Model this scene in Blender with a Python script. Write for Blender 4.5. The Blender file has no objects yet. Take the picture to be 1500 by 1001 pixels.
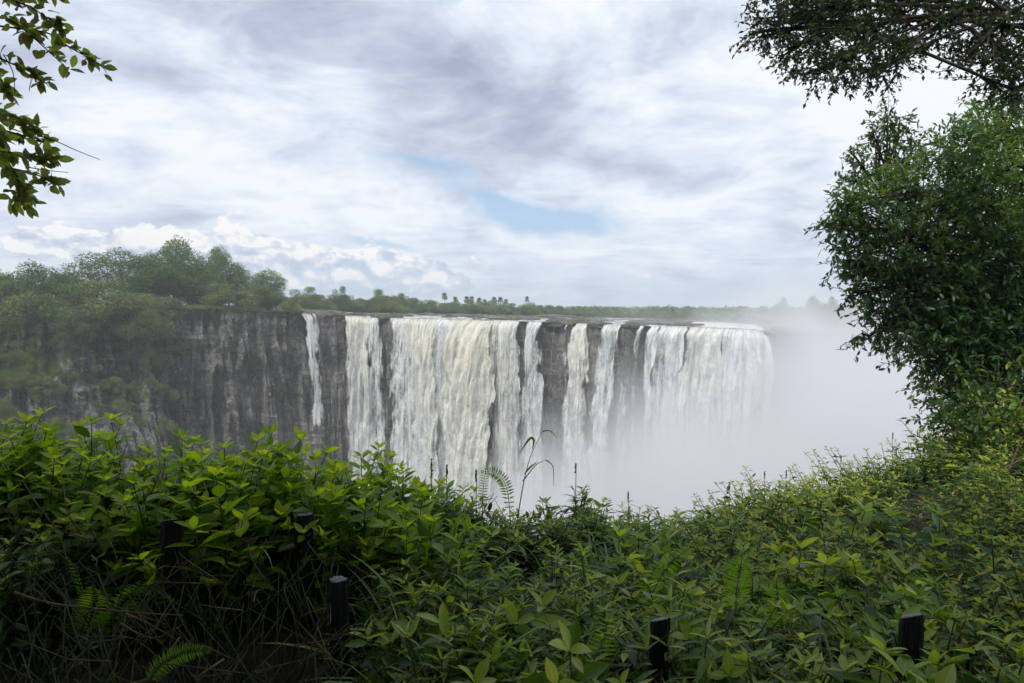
import bpy, math, random
import numpy as np
from mathutils import Vector
R = math.radians
rng = np.random.default_rng(7)
random.seed(7)
sc = bpy.context.scene
C = sc.collection
F0 = 1000.0; HY = 456.0; PITCH = math.atan((500.5-HY)/F0); EYE = 1.6
FW = np.array([0, math.cos(PITCH), -math.sin(PITCH)]); UP = np.array([0, math.sin(PITCH), math.cos(PITCH)])

def P(px, py, Y):
    """point at forward distance Y that the photograph shows near (px, py)"""
    d = FW + UP*((500.5-py)/F0) + np.array([1., 0, 0])*((px-750)/F0)
    return d*(Y/d[1]) + np.array([0, 0, EYE])

# ------------------------------------------------------------------ noise
def _h(ix, iy, iz, seed):
    n = (ix.astype(np.int64)*374761393 + iy.astype(np.int64)*668265263 + iz.astype(np.int64)*2147483647 + seed*1442695041) & 0xffffffff
    n = ((n ^ (n >> 13))*1274126177) & 0xffffffff
    n = ((n ^ (n >> 15))*2246822519) & 0xffffffff
    return ((n ^ (n >> 16)) & 0xffffff)/float(0xffffff)
def vnoise(x, y, z=None, seed=0):
    x = np.asarray(x, float); y = np.asarray(y, float)
    x, y = np.broadcast_arrays(x, y)
    z = np.zeros_like(x) if z is None else np.broadcast_to(np.asarray(z, float), x.shape)
    ix, iy, iz = np.floor(x), np.floor(y), np.floor(z)
    fx, fy, fz = x-ix, y-iy, z-iz
    fx, fy, fz = [f*f*(3-2*f) for f in (fx, fy, fz)]
    r = 0
    for a in (0, 1):
        for b in (0, 1):
            for c in (0, 1):
                w = (fx if a else 1-fx)*(fy if b else 1-fy)*(fz if c else 1-fz)
                r = r + w*_h(ix+a, iy+b, iz+c, seed)
    return r
def fbm(x, y, z=None, o=4, seed=0):
    r = 0; a = .5; t = 0
    for i in range(o):
        r = r + a*vnoise(np.asarray(x)*2**i, np.asarray(y)*2**i, None if z is None else np.asarray(z)*2**i, seed+i*17)
        t += a; a *= .5
    return r/t
def sstep(a, b, x):
    t = np.clip((x-a)/(b-a), 0, 1); return t*t*(3-2*t)

# ------------------------------------------------------------------ mesh helpers
def link(o, parent=None):
    C.objects.link(o)
    if parent is not None: o.parent = parent
    return o
def mesh(name, V, Fc, mat=None, parent=None, smooth=True, attrs=None):
    V = np.asarray(V, np.float32).reshape(-1, 3); Fc = np.asarray(Fc, np.int32)
    n, k = Fc.shape
    me = bpy.data.meshes.new(name)
    me.vertices.add(len(V)); me.vertices.foreach_set('co', V.ravel())
    me.loops.add(n*k); me.loops.foreach_set('vertex_index', Fc.ravel())
    me.polygons.add(n); me.polygons.foreach_set('loop_start', np.arange(0, n*k, k, dtype=np.int32))
    try: me.polygons.foreach_set('loop_total', np.full(n, k, np.int32))
    except Exception: pass
    me.polygons.foreach_set('use_smooth', np.full(n, smooth, bool))
    for a, v in (attrs or {}).items():
        v = np.asarray(v, np.float32)
        if v.ndim == 1:
            at = me.attributes.new(a, 'FLOAT', 'POINT'); at.data.foreach_set('value', v)
        else:
            if v.shape[1] == 2: v = np.hstack([v, np.zeros((len(v), 1), np.float32)])
            at = me.attributes.new(a, 'FLOAT_VECTOR', 'POINT'); at.data.foreach_set('vector', v.astype(np.float32).ravel())
    me.update(calc_edges=True)
    if mat: me.materials.append(mat)
    o = bpy.data.objects.new(name, me)
    return link(o, parent)
def grid_faces(nu, nv, flip=False):
    i = np.arange(nu-1)[:, None]*nv + np.arange(nv-1)[None, :]
    i = i.ravel()
    q = np.stack([i, i+nv, i+nv+1, i+1], 1)
    return q[:, ::-1] if flip else q
def tag(o, label=None, cat=None, group=None, kind=None):
    if label: o['label'] = label
    if cat: o['category'] = cat
    if group: o['group'] = group
    if kind: o['kind'] = kind
    return o
def thing(name, label, cat, loc=(0, 0, 0), rz=0, group=None):
    o = bpy.data.objects.new(name, None); C.objects.link(o)
    o.empty_display_size = .2
    o.location = loc; o.rotation_euler = (0, 0, rz)
    return tag(o, label, cat, group)
KIDS = {}
def dup(root, loc, rz=0, scale=1, label=None, group=None, tilt=(0, 0)):
    r = root.copy(); C.objects.link(r)
    r.location = loc; r.rotation_euler = (tilt[0], tilt[1], rz)
    r.scale = scale if hasattr(scale, '__len__') else (scale,)*3
    if label: r['label'] = label
    if group: r['group'] = group
    for ch in KIDS[root.name]:
        c = ch.copy(); C.objects.link(c); c.parent = r
    return r
USED = set()
def put(protos, k, loc, rz=0, scale=1, label=None, group=None, tilt=(0, 0)):
    """first use moves the thing itself, later uses copy it"""
    r = protos[k % len(protos)]
    if r.name not in USED:
        USED.add(r.name)
        KIDS[r.name] = list(r.children)
        r.location = loc; r.rotation_euler = (tilt[0], tilt[1], rz)
        r.scale = scale if hasattr(scale, '__len__') else (scale,)*3
        if label: r['label'] = label
        if group: r['group'] = group
        return r
    return dup(r, loc, rz, scale, label, group, tilt)

class B:
    def __init__(s): s.V = []; s.T = []; s.r = []; s.l = []; s.n = 0
    def add(s, V, T, rnd=None, lv=None):
        V = np.asarray(V, float).reshape(-1, 3); m = len(V)
        s.V.append(V); s.T.append(np.asarray(T, int)+s.n); s.n += m
        s.r.append(np.broadcast_to(np.asarray(0.5 if rnd is None else rnd, float), (m,)))
        s.l.append(np.zeros((m, 2)) if lv is None else np.asarray(lv, float).reshape(-1, 2))
        return s
    def tube(s, pts, radii, k=6, rnd=.5):
        pts = np.asarray(pts, float); n = len(pts)
        radii = np.broadcast_to(np.asarray(radii, float), (n,)) if np.ndim(radii) == 0 or len(np.atleast_1d(radii)) == n else np.linspace(radii[0], radii[1], n)
        tan = np.gradient(pts, axis=0); tan /= np.linalg.norm(tan, axis=1)[:, None]+1e-9
        ref = np.array([.31, .83, .47]); a = np.cross(tan, ref); a /= np.linalg.norm(a, axis=1)[:, None]+1e-9
        b = np.cross(tan, a)
        th = np.linspace(0, 2*math.pi, k, endpoint=False)
        V = pts[:, None, :]+radii[:, None, None]*(np.cos(th)[None, :, None]*a[:, None, :]+np.sin(th)[None, :, None]*b[:, None, :])
        T = []
        for i in range(n-1):
            for j in range(k):
                p, q = i*k+j, i*k+(j+1) % k
                T += [(p, q, q+k), (p, q+k, p+k)]
        V = np.vstack([V.reshape(-1, 3), pts[:1], pts[-1:]]); m = n*k
        for j in range(k):
            T += [(m, (j+1) % k, j), (m+1, (n-1)*k+j, (n-1)*k+(j+1) % k)]
        return s.add(V, T, rnd)
    def arrays(s):
        return np.vstack(s.V), np.vstack(s.T), np.concatenate(s.r), np.vstack(s.l)
    def build(s, name, mat, parent=None, smooth=True):
        V, T, r, l = s.arrays()
        return mesh(name, V, T, mat, parent, smooth, {'rnd': r, 'lv': l})

def leaf_tmpl(w=.42, rows=3, fold=.12, curl=.18, peak=.45, tipdroop=0):
    """unit leaf along +y, normal +z"""
    V = [(0, 0, 0)]; lv = [(0, 0)]
    for i in range(rows):
        t = (i+1)/(rows+1)
        if t < peak: ww = w*.5*math.sin(math.pi/2*(t/peak))**.8
        else: ww = w*.5*math.cos(math.pi/2*((t-peak)/(1-peak)))**.9
        z = -curl*t*t
        V += [(-ww, t, z+fold*ww), (0, t, z-fold*ww*.6), (ww, t, z+fold*ww)]
        lv += [(-1, t), (0, t), (1, t)]
    V.append((0, 1, -curl-tipdroop)); lv.append((0, 1))
    T = [(0, 2, 1), (0, 3, 2)]
    for i in range(rows-1):
        a = 1+3*i; b = a+3
        T += [(a, a+1, b+1), (a, b+1, b), (a+1, a+2, b+2), (a+1, b+2, b+1)]
    a = 1+3*(rows-1); e = len(V)-1
    T += [(a, a+1, e), (a+1, a+2, e)]
    return np.array(V), np.array(T), np.array(lv, float)
SM = (np.array([(0, 0, 0), (-.24, .45, .04), (.24, .45, .04), (0, 1, -.12)]), np.array([(0, 2, 1), (1, 2, 3)]), np.array([(0, 0), (-1, .5), (1, .5), (0, 1)], float))
def nrm(a): return a/(np.linalg.norm(a, axis=-1, keepdims=True)+1e-9)
def rdir(n): return nrm(rng.normal(size=(n, 3)))
def frames(d, up):
    y = nrm(np.asarray(d, float)); up = np.broadcast_to(up, y.shape)
    x = nrm(np.cross(y, up)+1e-6); z = np.cross(x, y)
    return np.stack([x, y, z], -1)          # columns
def scatter(b, tm, org, d, up, sc_, rnd=None):
    """many copies of a template baked into builder b"""
    V, T, L = tm[:3]; n = len(org); k = len(V)
    M = frames(d, up)
    sc_ = np.broadcast_to(sc_, (n,))
    W = np.einsum('nij,kj->nki', M, V)*sc_[:, None, None]+np.asarray(org)[:, None, :]
    TT = (T[None]+(np.arange(n)*k)[:, None, None]).reshape(-1, 3)
    rr = rng.random(n) if rnd is None else rnd
    if len(tm) > 3: rv = np.clip(rr[:, None]*.6+tm[3][None]*.4, 0, 1).ravel()
    else: rv = np.repeat(rr, k)
    b.add(W, TT, rv, np.tile(L, (n, 1)))

# ------------------------------------------------------------------ materials
def mat(name):
    m = bpy.data.materials.new(name); m.use_nodes = True
    nt = m.node_tree; nt.nodes.clear()
    return m, nt, nt.nodes, nt.links
def N(nt, t, **kw):
    n = nt.nodes.new(t)
    for k, v in kw.items():
        if k.startswith('i_'):
            key = k[2:].replace('_', ' ')
            n.inputs[int(key) if key.isdigit() else key].default_value = v
        else: setattr(n, k, v)
    return n
def ramp(nt, fac, stops):
    r = nt.nodes.new('ShaderNodeValToRGB'); e = r.color_ramp.elements
    while len(e) < len(stops): e.new(.5)
    for x, (p, c) in zip(e, stops):
        x.position = p; x.color = (*c, 1) if len(c) == 3 else c
    nt.links.new(fac, r.inputs[0]); return r.outputs[0]
def mathn(nt, op, a, b=None, clamp=False):
    n = nt.nodes.new('ShaderNodeMath'); n.operation = op; n.use_clamp = clamp
    for i, v in enumerate((a, b)):
        if v is None: continue
        if isinstance(v, (int, float)): n.inputs[i].default_value = v
        else: nt.links.new(v, n.inputs[i])
    return n.outputs[0]
def mixc(nt, fac, a, b, mode='MIX'):
    n = nt.nodes.new('ShaderNodeMix'); n.data_type = 'RGBA'; n.blend_type = mode
    for s, v in ((0, fac), (6, a), (7, b)):
        if isinstance(v, (int, float)): n.inputs[s].default_value = v
        elif isinstance(v, tuple): n.inputs[s].default_value = (*v, 1) if len(v) == 3 else v
        else: nt.links.new(v, n.inputs[s])
    return n.outputs[2]
def noise(nt, vec, scale, detail=4, rough=.55, dist=0):
    n = N(nt, 'ShaderNodeTexNoise', i_Scale=scale, i_Detail=detail, i_Roughness=rough, i_Distortion=dist)
    if vec is not None: nt.links.new(vec, n.inputs['Vector'])
    return n.outputs[0]
def vmul(nt, vec, s):
    n = N(nt, 'ShaderNodeMapping'); n.inputs['Scale'].default_value = s
    nt.links.new(vec, n.inputs['Vector']); return n.outputs[0]

def leaf_mat(name, stops, trans=.35, rough=.42, vein=.35, spec=.35, nscale=0, tcol=(1.9, 1.9, .5), ow=.25):
    m, nt, ns, lk = mat(name)
    a = N(nt, 'ShaderNodeAttribute', attribute_name='rnd')
    oi = N(nt, 'ShaderNodeObjectInfo')
    f = mathn(nt, 'ADD', mathn(nt, 'MULTIPLY', a.outputs['Fac'], 1-ow), mathn(nt, 'MULTIPLY', oi.outputs['Random'], ow))
    geo = N(nt, 'ShaderNodeNewGeometry')
    if nscale:
        f = mathn(nt, 'ADD', mathn(nt, 'MULTIPLY', f, .55), mathn(nt, 'MULTIPLY', mathn(nt, 'SUBTRACT', noise(nt, geo.outputs['Position'], nscale, 3), .22), .8), True)
    col = ramp(nt, f, stops)
    if vein:
        l = N(nt, 'ShaderNodeAttribute', attribute_name='lv')
        sx = N(nt, 'ShaderNodeSeparateXYZ'); lk.new(l.outputs['Vector'], sx.inputs[0])
        ax = mathn(nt, 'ABSOLUTE', sx.outputs[0])
        v1 = mathn(nt, 'SUBTRACT', 1, mathn(nt, 'MULTIPLY', ax, 9), True)
        w = mathn(nt, 'SINE', mathn(nt, 'MULTIPLY', mathn(nt, 'SUBTRACT', sx.outputs[1], mathn(nt, 'MULTIPLY', ax, .16)), 55))
        w = mathn(nt, 'MULTIPLY', mathn(nt, 'SUBTRACT', w, .75, True), 1.4)
        col = mixc(nt, mathn(nt, 'MULTIPLY', mathn(nt, 'MAXIMUM', v1, w), vein), col, mixc(nt, 1.0, col, (2.2, 2.0, 1.7), 'MULTIPLY'))
    p = N(nt, 'ShaderNodeBsdfPrincipled', i_Roughness=rough); p.inputs['Specular IOR Level'].default_value = spec
    lk.new(col, p.inputs['Base Color'])
    t = N(nt, 'ShaderNodeBsdfTranslucent'); lk.new(mixc(nt, 1.0, col, tcol, 'MULTIPLY'), t.inputs[0])
    mx = N(nt, 'ShaderNodeMixShader', i_0=trans)
    lk.new(p.outputs[0], mx.inputs[1]); lk.new(t.outputs[0], mx.inputs[2])
    o = N(nt, 'ShaderNodeOutputMaterial'); lk.new(mx.outputs[0], o.inputs[0])
    return m
def plain(name, stops, scale=5, rough=.8, bump=.3, stretch=(1, 1, 1), spec=.3, detail=6):
    m, nt, ns, lk = mat(name)
    tc = N(nt, 'ShaderNodeTexCoord')
    v = vmul(nt, tc.outputs['Object'], stretch)
    f = noise(nt, v, scale, detail, .6)
    p = N(nt, 'ShaderNodeBsdfPrincipled', i_Roughness=rough); p.inputs['Specular IOR Level'].default_value = spec
    lk.new(ramp(nt, f, stops), p.inputs['Base Color'])
    b = N(nt, 'ShaderNodeBump', i_Strength=bump, i_Distance=.05); lk.new(noise(nt, v, scale*3, 5), b.inputs['Height'])
    lk.new(b.outputs[0], p.inputs['Normal'])
    o = N(nt, 'ShaderNodeOutputMaterial'); lk.new(p.outputs[0], o.inputs[0])
    return m

G1 = [(.0, (.014, .034, .008)), (.35, (.03, .075, .014)), (.65, (.055, .125, .02)), (1., (.11, .19, .03))]
M = {}
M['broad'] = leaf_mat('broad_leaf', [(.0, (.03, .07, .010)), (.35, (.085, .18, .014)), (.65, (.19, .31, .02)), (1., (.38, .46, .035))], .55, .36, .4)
M['herb'] = leaf_mat('herb_leaf', [(.0, (.009, .026, .006)), (.38, (.032, .082, .014)), (.64, (.10, .19, .024)), (.9, (.30, .38, .07)), (1., (.45, .48, .16))], .45, .26, .45)  # darkest stops deepened as shade, palest lifted as highlights
M['slope'] = leaf_mat('slope_leaf', [(.0, (.016, .042, .010)), (.4, (.052, .115, .018)), (.62, (.13, .22, .024)), (.82, (.32, .36, .05)), (1., (.36, .28, .08))], .35, .45, .3)  # pale yellow-green stops raised to imitate highlights on the slope
M['fern'] = leaf_mat('fern_leaf', [(.0, (.08, .18, .016)), (.5, (.16, .3, .025)), (1., (.28, .42, .04))], .5, .5, 0)
M['grass'] = leaf_mat('grass_blade', [(.0, (.06, .12, .03)), (.5, (.12, .2, .045)), (.8, (.24, .3, .11)), (1., (.42, .38, .24))], .35, .4, 0)
M['dark'] = leaf_mat('undergrowth_leaf', [(.0, (.006, .014, .004)), (.5, (.014, .032, .008)), (.9, (.03, .06, .014)), (1., (.08, .06, .03))], .3, .5, .3)  # leaf colour darkened to deepen the shade between plants
M['tree'] = leaf_mat('tree_leaf', [(.0, (.012, .038, .016)), (.35, (.034, .085, .028)), (.6, (.075, .15, .032)), (.8, (.15, .23, .036)), (1., (.32, .34, .04))], .33, .35, 0, .6, .55)
M['canopy'] = leaf_mat('canopy_leaf', [(.0, (.012, .03, .01)), (.5, (.028, .055, .018)), (1., (.06, .085, .025))], .3, .4, 0)
M['branch'] = leaf_mat('overhanging_leaf', [(.0, (.12, .10, .07)), (.25, (.13, .15, .07)), (.7, (.21, .27, .10)), (1., (.34, .36, .18))], .55, .45, .3)
M['far'] = leaf_mat('far_tree_leaf', [(.0, (.020, .048, .018)), (.4, (.058, .11, .030)), (.75, (.12, .19, .045)), (1., (.22, .27, .07))], .2, .7, 0, .2, .25, ow=.4)
M['farlight'] = leaf_mat('light_bush_leaf', [(.0, (.05, .08, .025)), (.5, (.13, .17, .05)), (1., (.27, .29, .09))], .2, .7, 0, .2, .25, ow=.5)
M['cliffbush'] = leaf_mat('cliff_bush_leaf', [(.0, (.03, .045, .02)), (.45, (.09, .115, .04)), (.8, (.18, .19, .07)), (1., (.34, .28, .17))], .2, .7, 0, .2, .2, ow=.6)
M['bark'] = plain('bark', [(.3, (.02, .016, .012)), (.7, (.07, .055, .042))], 6, .9, .6, (3, 3, .6))
M['farbark'] = plain('pale_bark', [(.3, (.10, .085, .07)), (.7, (.2, .17, .14))], 3, .9, .3)
M['stem'] = plain('stem', [(.3, (.02, .035, .01)), (.7, (.07, .09, .03))], 20, .6, .2)
M['twig'] = plain('dry_twig', [(.3, (.06, .035, .02)), (.7, (.18, .12, .07))], 25, .8, .3)
M['post'] = plain('creosoted_wood', [(.3, (.004, .004, .005)), (.55, (.016, .015, .016)), (.75, (.05, .05, .04))], 8, .75, 1.0, (6, 6, .5), .25)
M['endgrain'] = plain('wet_end_grain', [(.3, (.07, .07, .08)), (.7, (.25, .25, .28))], 30, .35, .6)
M['soil'] = plain('dark_soil', [(.25, (.012, .009, .007)), (.55, (.028, .02, .014)), (.8, (.05, .035, .022))], 4, .95, .8)

# ------------------------------------------------------------------ the gorge: lip line, cliff, plateau, river
LIP = [(-700, 440, 140), (-420, 446, 150), (-200, 450, 168), (-60, 452, 180), (60, 452, 192), (150, 451, 203), (235, 451, 214), (330, 454, 226), (430, 459, 240), (500, 463, 248), (560, 466, 249), (640, 468, 243),
       (760, 471, 228), (860, 475, 212), (950, 478, 198), (1010, 480, 188), (1070, 482, 180), (1108, 484, 176), (1122, 487, 182), (1140, 489, 205), (1190, 492, 235), (1300, 492, 242), (1500, 490, 232), (1900, 490, 220), (2500, 490, 215)]
Lpx = np.array([p[0] for p in LIP], float)
_pp = np.linspace(Lpx[0], Lpx[-1], 6400)
_pp = _pp
def smooth_interp(x, xs, ys): return np.interp(x, xs, ys)
_Y = np.interp(_pp, Lpx, [p[2] for p in LIP]); _y = np.interp(_pp, Lpx, [p[1] for p in LIP])
ker = np.hanning(81); ker /= ker.sum()
_Y = np.convolve(np.pad(_Y, 40, 'edge'), ker, 'valid')
_X = (_pp-750)/F0*_Y*1.0; _Z = EYE-(_y-HY)/F0*_Y
_S = np.concatenate([[0], np.cumsum(np.hypot(np.diff(_X), np.diff(_Y)))])
def s_of(px): return np.interp(px, _pp, _S)
def lip(s):
    x, y, z = np.interp(s, _S, _X), np.interp(s, _S, _Y), np.interp(s, _S, _Z)
    e = 4.0
    tx = np.interp(s+e, _S, _X)-np.interp(s-e, _S, _X); ty = np.interp(s+e, _S, _Y)-np.interp(s-e, _S, _Y)
    l = np.hypot(tx, ty)+1e-9
    return x, y, z, ty/l, -tx/l           # outward normal (towards the viewer)
FLOOR = -104.0
def lipwob(s, px):
    # ragged lip height on the rocky stretches
    return (fbm(s*.35, s*0, o=3, seed=5)-.5)*1.6*np.where((px > 430) & (px < 1112), .5, 1)
def cliff_pt(s, d):
    """surface point of the cliff, d metres below the lip"""
    s, d = np.broadcast_arrays(np.asarray(s, float), np.asarray(d, float))
    x, y, z, nx, ny = lip(s); px = np.interp(s, _S, _pp)
    k = np.interp(px, [-700, -100, 100, 200, 245, 330, 440, 500, 2500], [.8, .8, .72, .55, .22, .13, .09, .04, .04])
    rough = np.interp(px, [-700, 200, 300, 420, 500, 2500], [1.6, 1.5, 1.25, .9, .45, .4])
    dd = d/(1+k*.25)
    o = k*dd
    big = (fbm(s*.055, d*.045, o=3, seed=11)-.5)*9
    col = np.abs(fbm(s*.22, d*.03, o=3, seed=3)-.5)*-15+1.6+np.abs(fbm(s*.7, d*.05, o=2, seed=4)-.5)*-4       # vertical clefts
    ledge = (fbm(s*.05, d*.30, o=3, seed=8)-.5)*3.2
    blk = np.floor(fbm(s*.30+d*.05, d*.14, o=2, seed=21)*9)/9*3.2-1.6    # blocky joints
    fine = (fbm(s*1.1, d*.9, o=3, seed=31)-.5)*1.3
    fade = sstep(0, 3, d)
    o = o+(big+col+ledge+blk+fine)*rough*(.25+.75*fade)-.4*rough
    zz = z-dd+lipwob(s, px)*(1-sstep(0, 6, d))
    return x+nx*o, y+ny*o, np.maximum(zz, FLOOR-1)
# cliff mesh
ss = np.concatenate([np.arange(s_of(-650), s_of(-60), 1.1), np.arange(s_of(-60), s_of(1135), .42), np.arange(s_of(1135), s_of(2450), 1.6)])
dd_ = np.concatenate([np.arange(0, 52, .42), np.arange(52, 125, 1.5)])
S2, D2 = np.meshgrid(ss, dd_, indexing='ij')
cx, cy, cz = cliff_pt(S2, D2)
px2 = np.interp(S2, _S, _pp)
def rock_mat():
    m, nt, ns, lk = mat('basalt_cliff')
    g = N(nt, 'ShaderNodeNewGeometry'); pos = g.outputs['Position']
    col = ramp(nt, noise(nt, vmul(nt, pos, (1, 1, .5)), .11, 8, .65), [(.30, (.024, .025, .026)), (.44, (.086, .083, .082)), (.56, (.155, .148, .140)), (.72, (.27, .255, .235))])
    st = noise(nt, vmul(nt, pos, (1.1, 1.1, .09)), .7, 6, .65, .6)
    col = mixc(nt, ramp(nt, st, [(.56, (0, 0, 0)), (.63, (.75, .75, .75))]), col, (.34, .315, .27))
    hz = noise(nt, vmul(nt, pos, (.3, .3, 1.6)), .35, 6, .7, 1.2)
    col = mixc(nt, ramp(nt, hz, [(.57, (0, 0, 0)), (.62, (.6, .6, .6))]), col, (.30, .28, .22))
    dk = noise(nt, vmul(nt, pos, (1, 1, .12)), .32, 6, .7, .8)
    col = mixc(nt, ramp(nt, dk, [(.34, (.8, .8, .8)), (.43, (0, 0, 0))]), col, (.012, .012, .014))
    al = noise(nt, pos, .09, 5, .65)
    a = N(nt, 'ShaderNodeAttribute', attribute_name='moss')
    al = mathn(nt, 'MULTIPLY', ramp(nt, al, [(.42, (0, 0, 0)), (.62, (1, 1, 1))]), a.outputs['Fac'])
    col = mixc(nt, al, col, ramp(nt, noise(nt, pos, .8, 5), [(.3, (.03, .045, .015)), (.7, (.10, .12, .045))]))
    p = N(nt, 'ShaderNodeBsdfPrincipled', i_Roughness=.8); p.inputs['Specular IOR Level'].default_value = .3
    lk.new(col, p.inputs['Base Color'])
    b = N(nt, 'ShaderNodeBump', i_Strength=1.0, i_Distance=1.2); lk.new(noise(nt, vmul(nt, pos, (1, 1, .45)), .9, 8, .72), b.inputs['Height'])
    lk.new(b.outputs[0], p.inputs['Normal'])
    o = N(nt, 'ShaderNodeOutputMaterial'); lk.new(p.outputs[0], o.inputs[0]); return m
M['rock'] = rock_mat()
moss = np.interp(px2, [-700, 100, 240, 300, 450, 520, 2500], [1, 1, .9, .6, .35, .15, .05])*(1.4-.8*np.clip(D2/60, 0, 1))
cl = mesh('cliff', np.stack([cx, cy, cz], -1), grid_faces(len(ss), len(dd_)), M['rock'], None, False, {'moss': moss.ravel()})
tag(cl, kind='structure')

# far bank distance and river wedge
BK = [(-700, 600), (380, 255), (430, 300), (500, 330), (600, 370), (760, 420), (950, 390), (1050, 310), (1112, 270), (1160, 300), (1300, 340), (2500, 340)]
bkY = lambda px: np.interp(px, [b[0] for b in BK], [b[1] for b in BK])
bky = lambda px: np.interp(px, [-700, 380, 430, 560, 680, 800, 950, 1110, 2500], [452, 452, 455, 459, 461.5, 463.5, 468, 476, 478])
pxs = np.concatenate([np.arange(-650, 400, 12), np.arange(400, 1150, 3), np.arange(1150, 2450, 15)])
sp = s_of(pxs)
lx, ly, lz, lnx, lny = lip(sp)
rivm = (pxs > 425) & (pxs < 1130)
rows = [0, .02, .05, .1, .2, .35, .5, .7, .85, 1.0]
V = []
for i, px in enumerate(pxs):
    Yb = bkY(px); zb = EYE-(bky(px)-HY)/F0*Yb
    Xb = (px-750)/F0*Yb
    col = []
    for t in rows:
        z = lz[i]*(1-t)+zb*t
        if rivm[i]: z -= .9*min(1, t*30+.4) if t < .99 else -.3
        col.append((lx[i]*(1-t)+Xb*t, ly[i]*(1-t)+Yb*t, z+lipwob(sp[i], px)*(1 if t == 0 else 0)))
    for k, Yf in enumerate((600, 900, 1400)):
        Yf = max(Yf, Yb+50+k*50)
        col.append(((px-750)/F0*Yf, Yf, [0, 0, -1][k]-.5))
    V.append(col)
V = np.array(V)
nr = V.shape[1]
m, nt, ns, lk = mat('plateau_ground')
g = N(nt, 'ShaderNodeNewGeometry')
p = N(nt, 'ShaderNodeBsdfPrincipled', i_Roughness=.9)
cA = ramp(nt, noise(nt, g.outputs['Position'], .12, 6, .6), [(.35, (.05, .05, .035)), (.55, (.05, .07, .025)), (.7, (.09, .12, .035))])
lk.new(cA, p.inputs['Base Color']); o = N(nt, 'ShaderNodeOutputMaterial'); lk.new(p.outputs[0], o.inputs[0]); M['plateau'] = m
tag(mesh('plateau', V, grid_faces(len(pxs), nr, True), M['plateau']), kind='structure')

# river above the falls
def water_mat():
    m, nt, ns, lk = mat('river_water')
    g = N(nt, 'ShaderNodeNewGeometry'); pos = g.outputs['Position']
    a = N(nt, 'ShaderNodeAttribute', attribute_name='foam')
    n1 = noise(nt, vmul(nt, pos, (.10, .22, 1)), 1, 7, .68, .5)
    n2 = noise(nt, vmul(nt, pos, (.5, .9, 1)), 1, 5, .65)
    f = mathn(nt, 'ADD', mathn(nt, 'ADD', mathn(nt, 'MULTIPLY', n1, .8), mathn(nt, 'MULTIPLY', n2, .35)), a.outputs['Fac'])
    fo = ramp(nt, f, [(.60, (0, 0, 0)), (.72, (1, 1, 1))])
    col = mixc(nt, fo, (.13, .12, .10), (.66, .66, .64))
    p = N(nt, 'ShaderNodeBsdfPrincipled', i_Roughness=.35)
    lk.new(col, p.inputs['Base Color'])
    b = N(nt, 'ShaderNodeBump', i_Strength=.8, i_Distance=.5); lk.new(n2, b.inputs['Height']); lk.new(b.outputs[0], p.inputs['Normal'])
    o = N(nt, 'ShaderNodeOutputMaterial'); lk.new(p.outputs[0], o.inputs[0]); return m
M['water'] = water_mat()
rp = np.arange(412, 1121, 1.2); tr = np.concatenate([np.linspace(0, .2, 24), np.linspace(.22, 1.02, 40)])
Sx = s_of(rp); ax_, ay_, az_, anx, any_ = lip(Sx)
T2 = tr[None, :]
Yb = bkY(rp)[:, None]; zb = (EYE-(bky(rp)-HY)/F0*bkY(rp))[:, None]; Xb = ((rp-750)/F0)[:, None]*Yb
X = ax_[:, None]*(1-T2)+Xb*T2; Y = ay_[:, None]*(1-T2)+Yb*T2; Z = az_[:, None]*(1-T2)+zb*T2
Z = Z+(fbm(X*.15, Y*.3, o=4, seed=40)-.5)*.9*np.clip(T2*12, 0, 1)+.05
edge = (sstep(415, 445, rp)*sstep(1120, 1105, rp))[:, None]
Z = Z-(1-edge)*1.0
foam = .10*np.exp(-T2*6)+np.interp(rp, [412, 900, 960, 1120], [.04, .04, .10, .12])[:, None]
tag(mesh('river', np.stack([X, Y, Z], -1), grid_faces(len(rp), len(tr), True), M['water'], None, True, {'foam': (foam+0*X).ravel()}), kind='structure')
gm = mesh('gorge_river', [(-400, 20, FLOOR), (400, 20, FLOOR), (400, 300, FLOOR), (-400, 300, FLOOR)], [(0, 1, 2, 3)], M['water'], None, True, {'foam': np.full(4, .25)})
tag(gm, kind='structure')

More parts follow.
